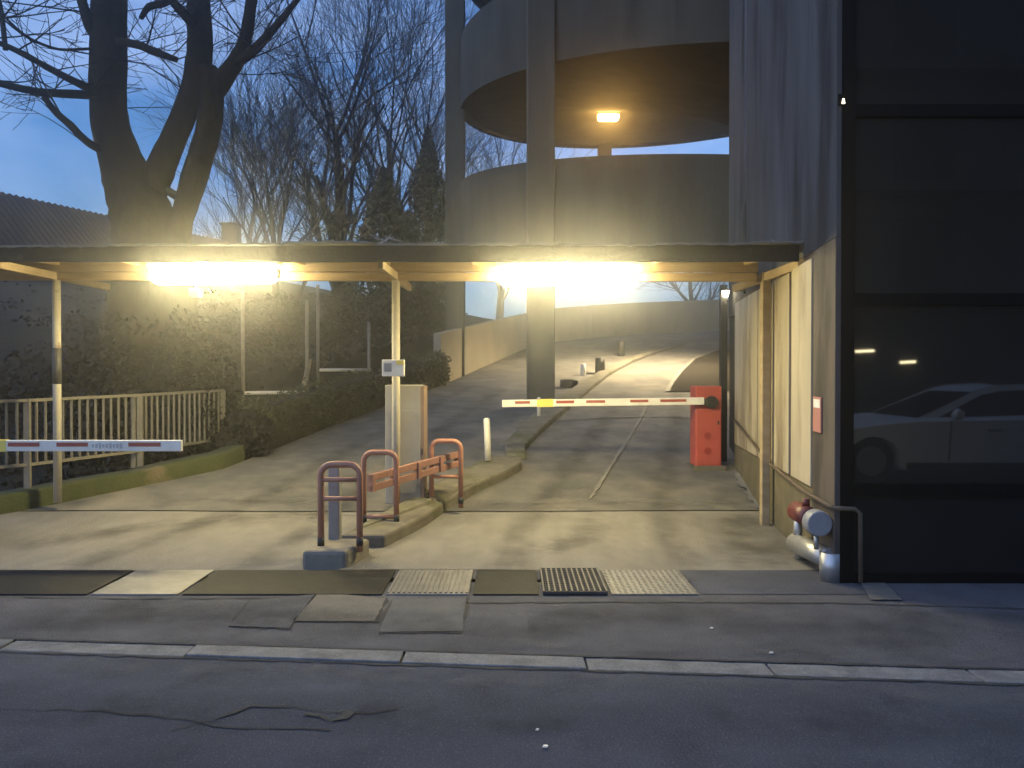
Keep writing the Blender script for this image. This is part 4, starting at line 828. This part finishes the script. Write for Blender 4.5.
# parked car, side on to the glass
CYc, ZR = .55, -.010
car = thing('parked_car', (6.8, -.35, ZR), 'silver car parked across the street, mirrored in the dark glass', 'car')
prof = [(4.42, .32), (4.40, .55), (4.50, .72), (4.85, .84), (5.5, .93), (5.95, .97), (7.4, 1.0), (8.4, 1.03), (8.85, 1.02), (9.02, .9), (9.06, .6), (8.98, .34), (8.5, .24), (4.7, .24)]
def arch(cx): return [(cx + .40 * math.cos(a), .34 + .40 * math.sin(a)) for a in [math.pi * k / 10 for k in range(11)]]
b = MB(); sec = [(-.90, .93), (-.84, 1), (0, 1.0), (.84, 1), (.90, .93)]; vs = []
full = prof[:-2] + [(8.62, .26)] + [(q[0], q[1]) for q in arch(8.15)] + [(7.7, .22), (5.72, .22)] + [(q[0], q[1]) for q in arch(5.3)] + [(4.8, .26)]
n = len(full)
for yy, sc in sec:
    for x, z in full: vs.append((6.7 + (x - 6.7) * (.985 if sc < 1 else 1), -.35 + yy, ZR + .24 + (z - .24) * (sc if z > .6 else 1)))
b.add(vs, [(s * n + i, s * n + (i + 1) % n, (s + 1) * n + (i + 1) % n, (s + 1) * n + i) for s in range(4) for i in range(n)], True); b.add(vs[:n], [tuple(range(n))]); b.add(vs[-n:], [tuple(reversed(range(n)))])
b.build('body', M['carpaint'], car)
gh = [(6.0, .95), (6.98, 1.36), (7.25, 1.42), (7.8, 1.44), (8.3, 1.38), (8.9, 1.02)]
def gsec(y, top, ins): return [(x + ((6.9 - x) * .02 if i else 0), -.35 + y * (1 - ins * (z - .95) / .5), ZR + z) for i, (x, z) in enumerate(gh)]
b = MB(); vs = gsec(-.82, 0, .22) + gsec(.82, 0, .22); n = len(gh)
b.add(vs, [(i, i + 1, n + i + 1, n + i) for i in range(n - 1)] + [tuple(range(n)), tuple(reversed(range(n, 2 * n)))], False); b.build('roof', M['carpaint'], car, bevel=.04)
for sgn in (1, -1):
    b = MB(); win = [(6.32, .985), (7.0, 1.31), (7.3, 1.37), (7.8, 1.385), (8.2, 1.33), (8.5, 1.05), (7.4, 1.01)]
    b.add([(x, -.35 + sgn * (.826 * (1 - .22 * (z - .95) / .5) + .004), ZR + z) for x, z in win], [tuple(range(len(win)))]); b.build('side_window', M['glass'], car)
    b = MB(); b.tube([(6.50, -.35 + sgn * .88, ZR + 1.0), (6.52, -.35 + sgn * .97, ZR + 1.04), (6.52, -.35 + sgn * 1.04, ZR + 1.04)], [.05, .085, .06], 10); b.build('mirror', M['carpaint'], car)
    for xa in (7.0, 8.05):
        b = MB(); b.bar((xa, -.35 + sgn * .915, ZR + .80), (xa + .2, -.35 + sgn * .915, ZR + .805), .03, .03); b.build('handle', M['steel'], car)
    for xa in (5.3, 8.15):
        b = MB(); b.tube([(xa, -.35 + sgn * .62, ZR + .34), (xa, -.35 + sgn * .85, ZR + .34)], .34, 28); w_ = b.build('wheel', M['tyre'], car, bevel=.03); b = MB(); b.tube([(xa, -.35 + sgn * .845, ZR + .34), (xa, -.35 + sgn * .862, ZR + .34)], .22, 20); b.build('rim', M['steel'], w_)
    b = MB(); b.box(4.42, 4.62, -.35 + sgn * .74 - .12, -.35 + sgn * .74 + .12, ZR + .58, ZR + .70); b.build('headlight', M['cap'], car, bevel=.03)
for xa in (6.42, 7.72):
    b = MB(); b.bar((xa, .5495, ZR + .35), (xa + .04, .5525, ZR + .95), .012, .012); b.build('door_seam', M['black'], car)
b = MB(); b.bar((5.8, .54, ZR + .27), (7.65, .54, ZR + .27), .03, .10); b.build('sill', M['black'], car)
b = MB(); b.add([(6.03, -1.1, ZR + .975), (6.03, .4, ZR + .975), (6.95, .30, ZR + 1.357), (6.95, -1.0, ZR + 1.357)], [(0, 1, 2, 3)]); b.build('windscreen', M['glass'], car)

# ------------------------------------------------------------------ scattering volume added to stand in for lens glow round the lamps
hz = MB(); hz.box(-95, 95, -45, 125, -3.5, 17.5)
hm = bpy.data.materials.new('glow_haze'); hm.use_nodes = True; hn = hm.node_tree.nodes; hn.clear(); ho = hn.new('ShaderNodeOutputMaterial'); hv = hn.new('ShaderNodeVolumePrincipled')
hv.inputs['Color'].default_value = (.96, .95, .92, 1); hv.inputs['Density'].default_value = .0088; hv.inputs['Anisotropy'].default_value = .918
hm.node_tree.links.new(hv.outputs['Volume'], ho.inputs['Volume'])
h = hz.build('glow_haze', hm); h['kind'] = 'stuff'
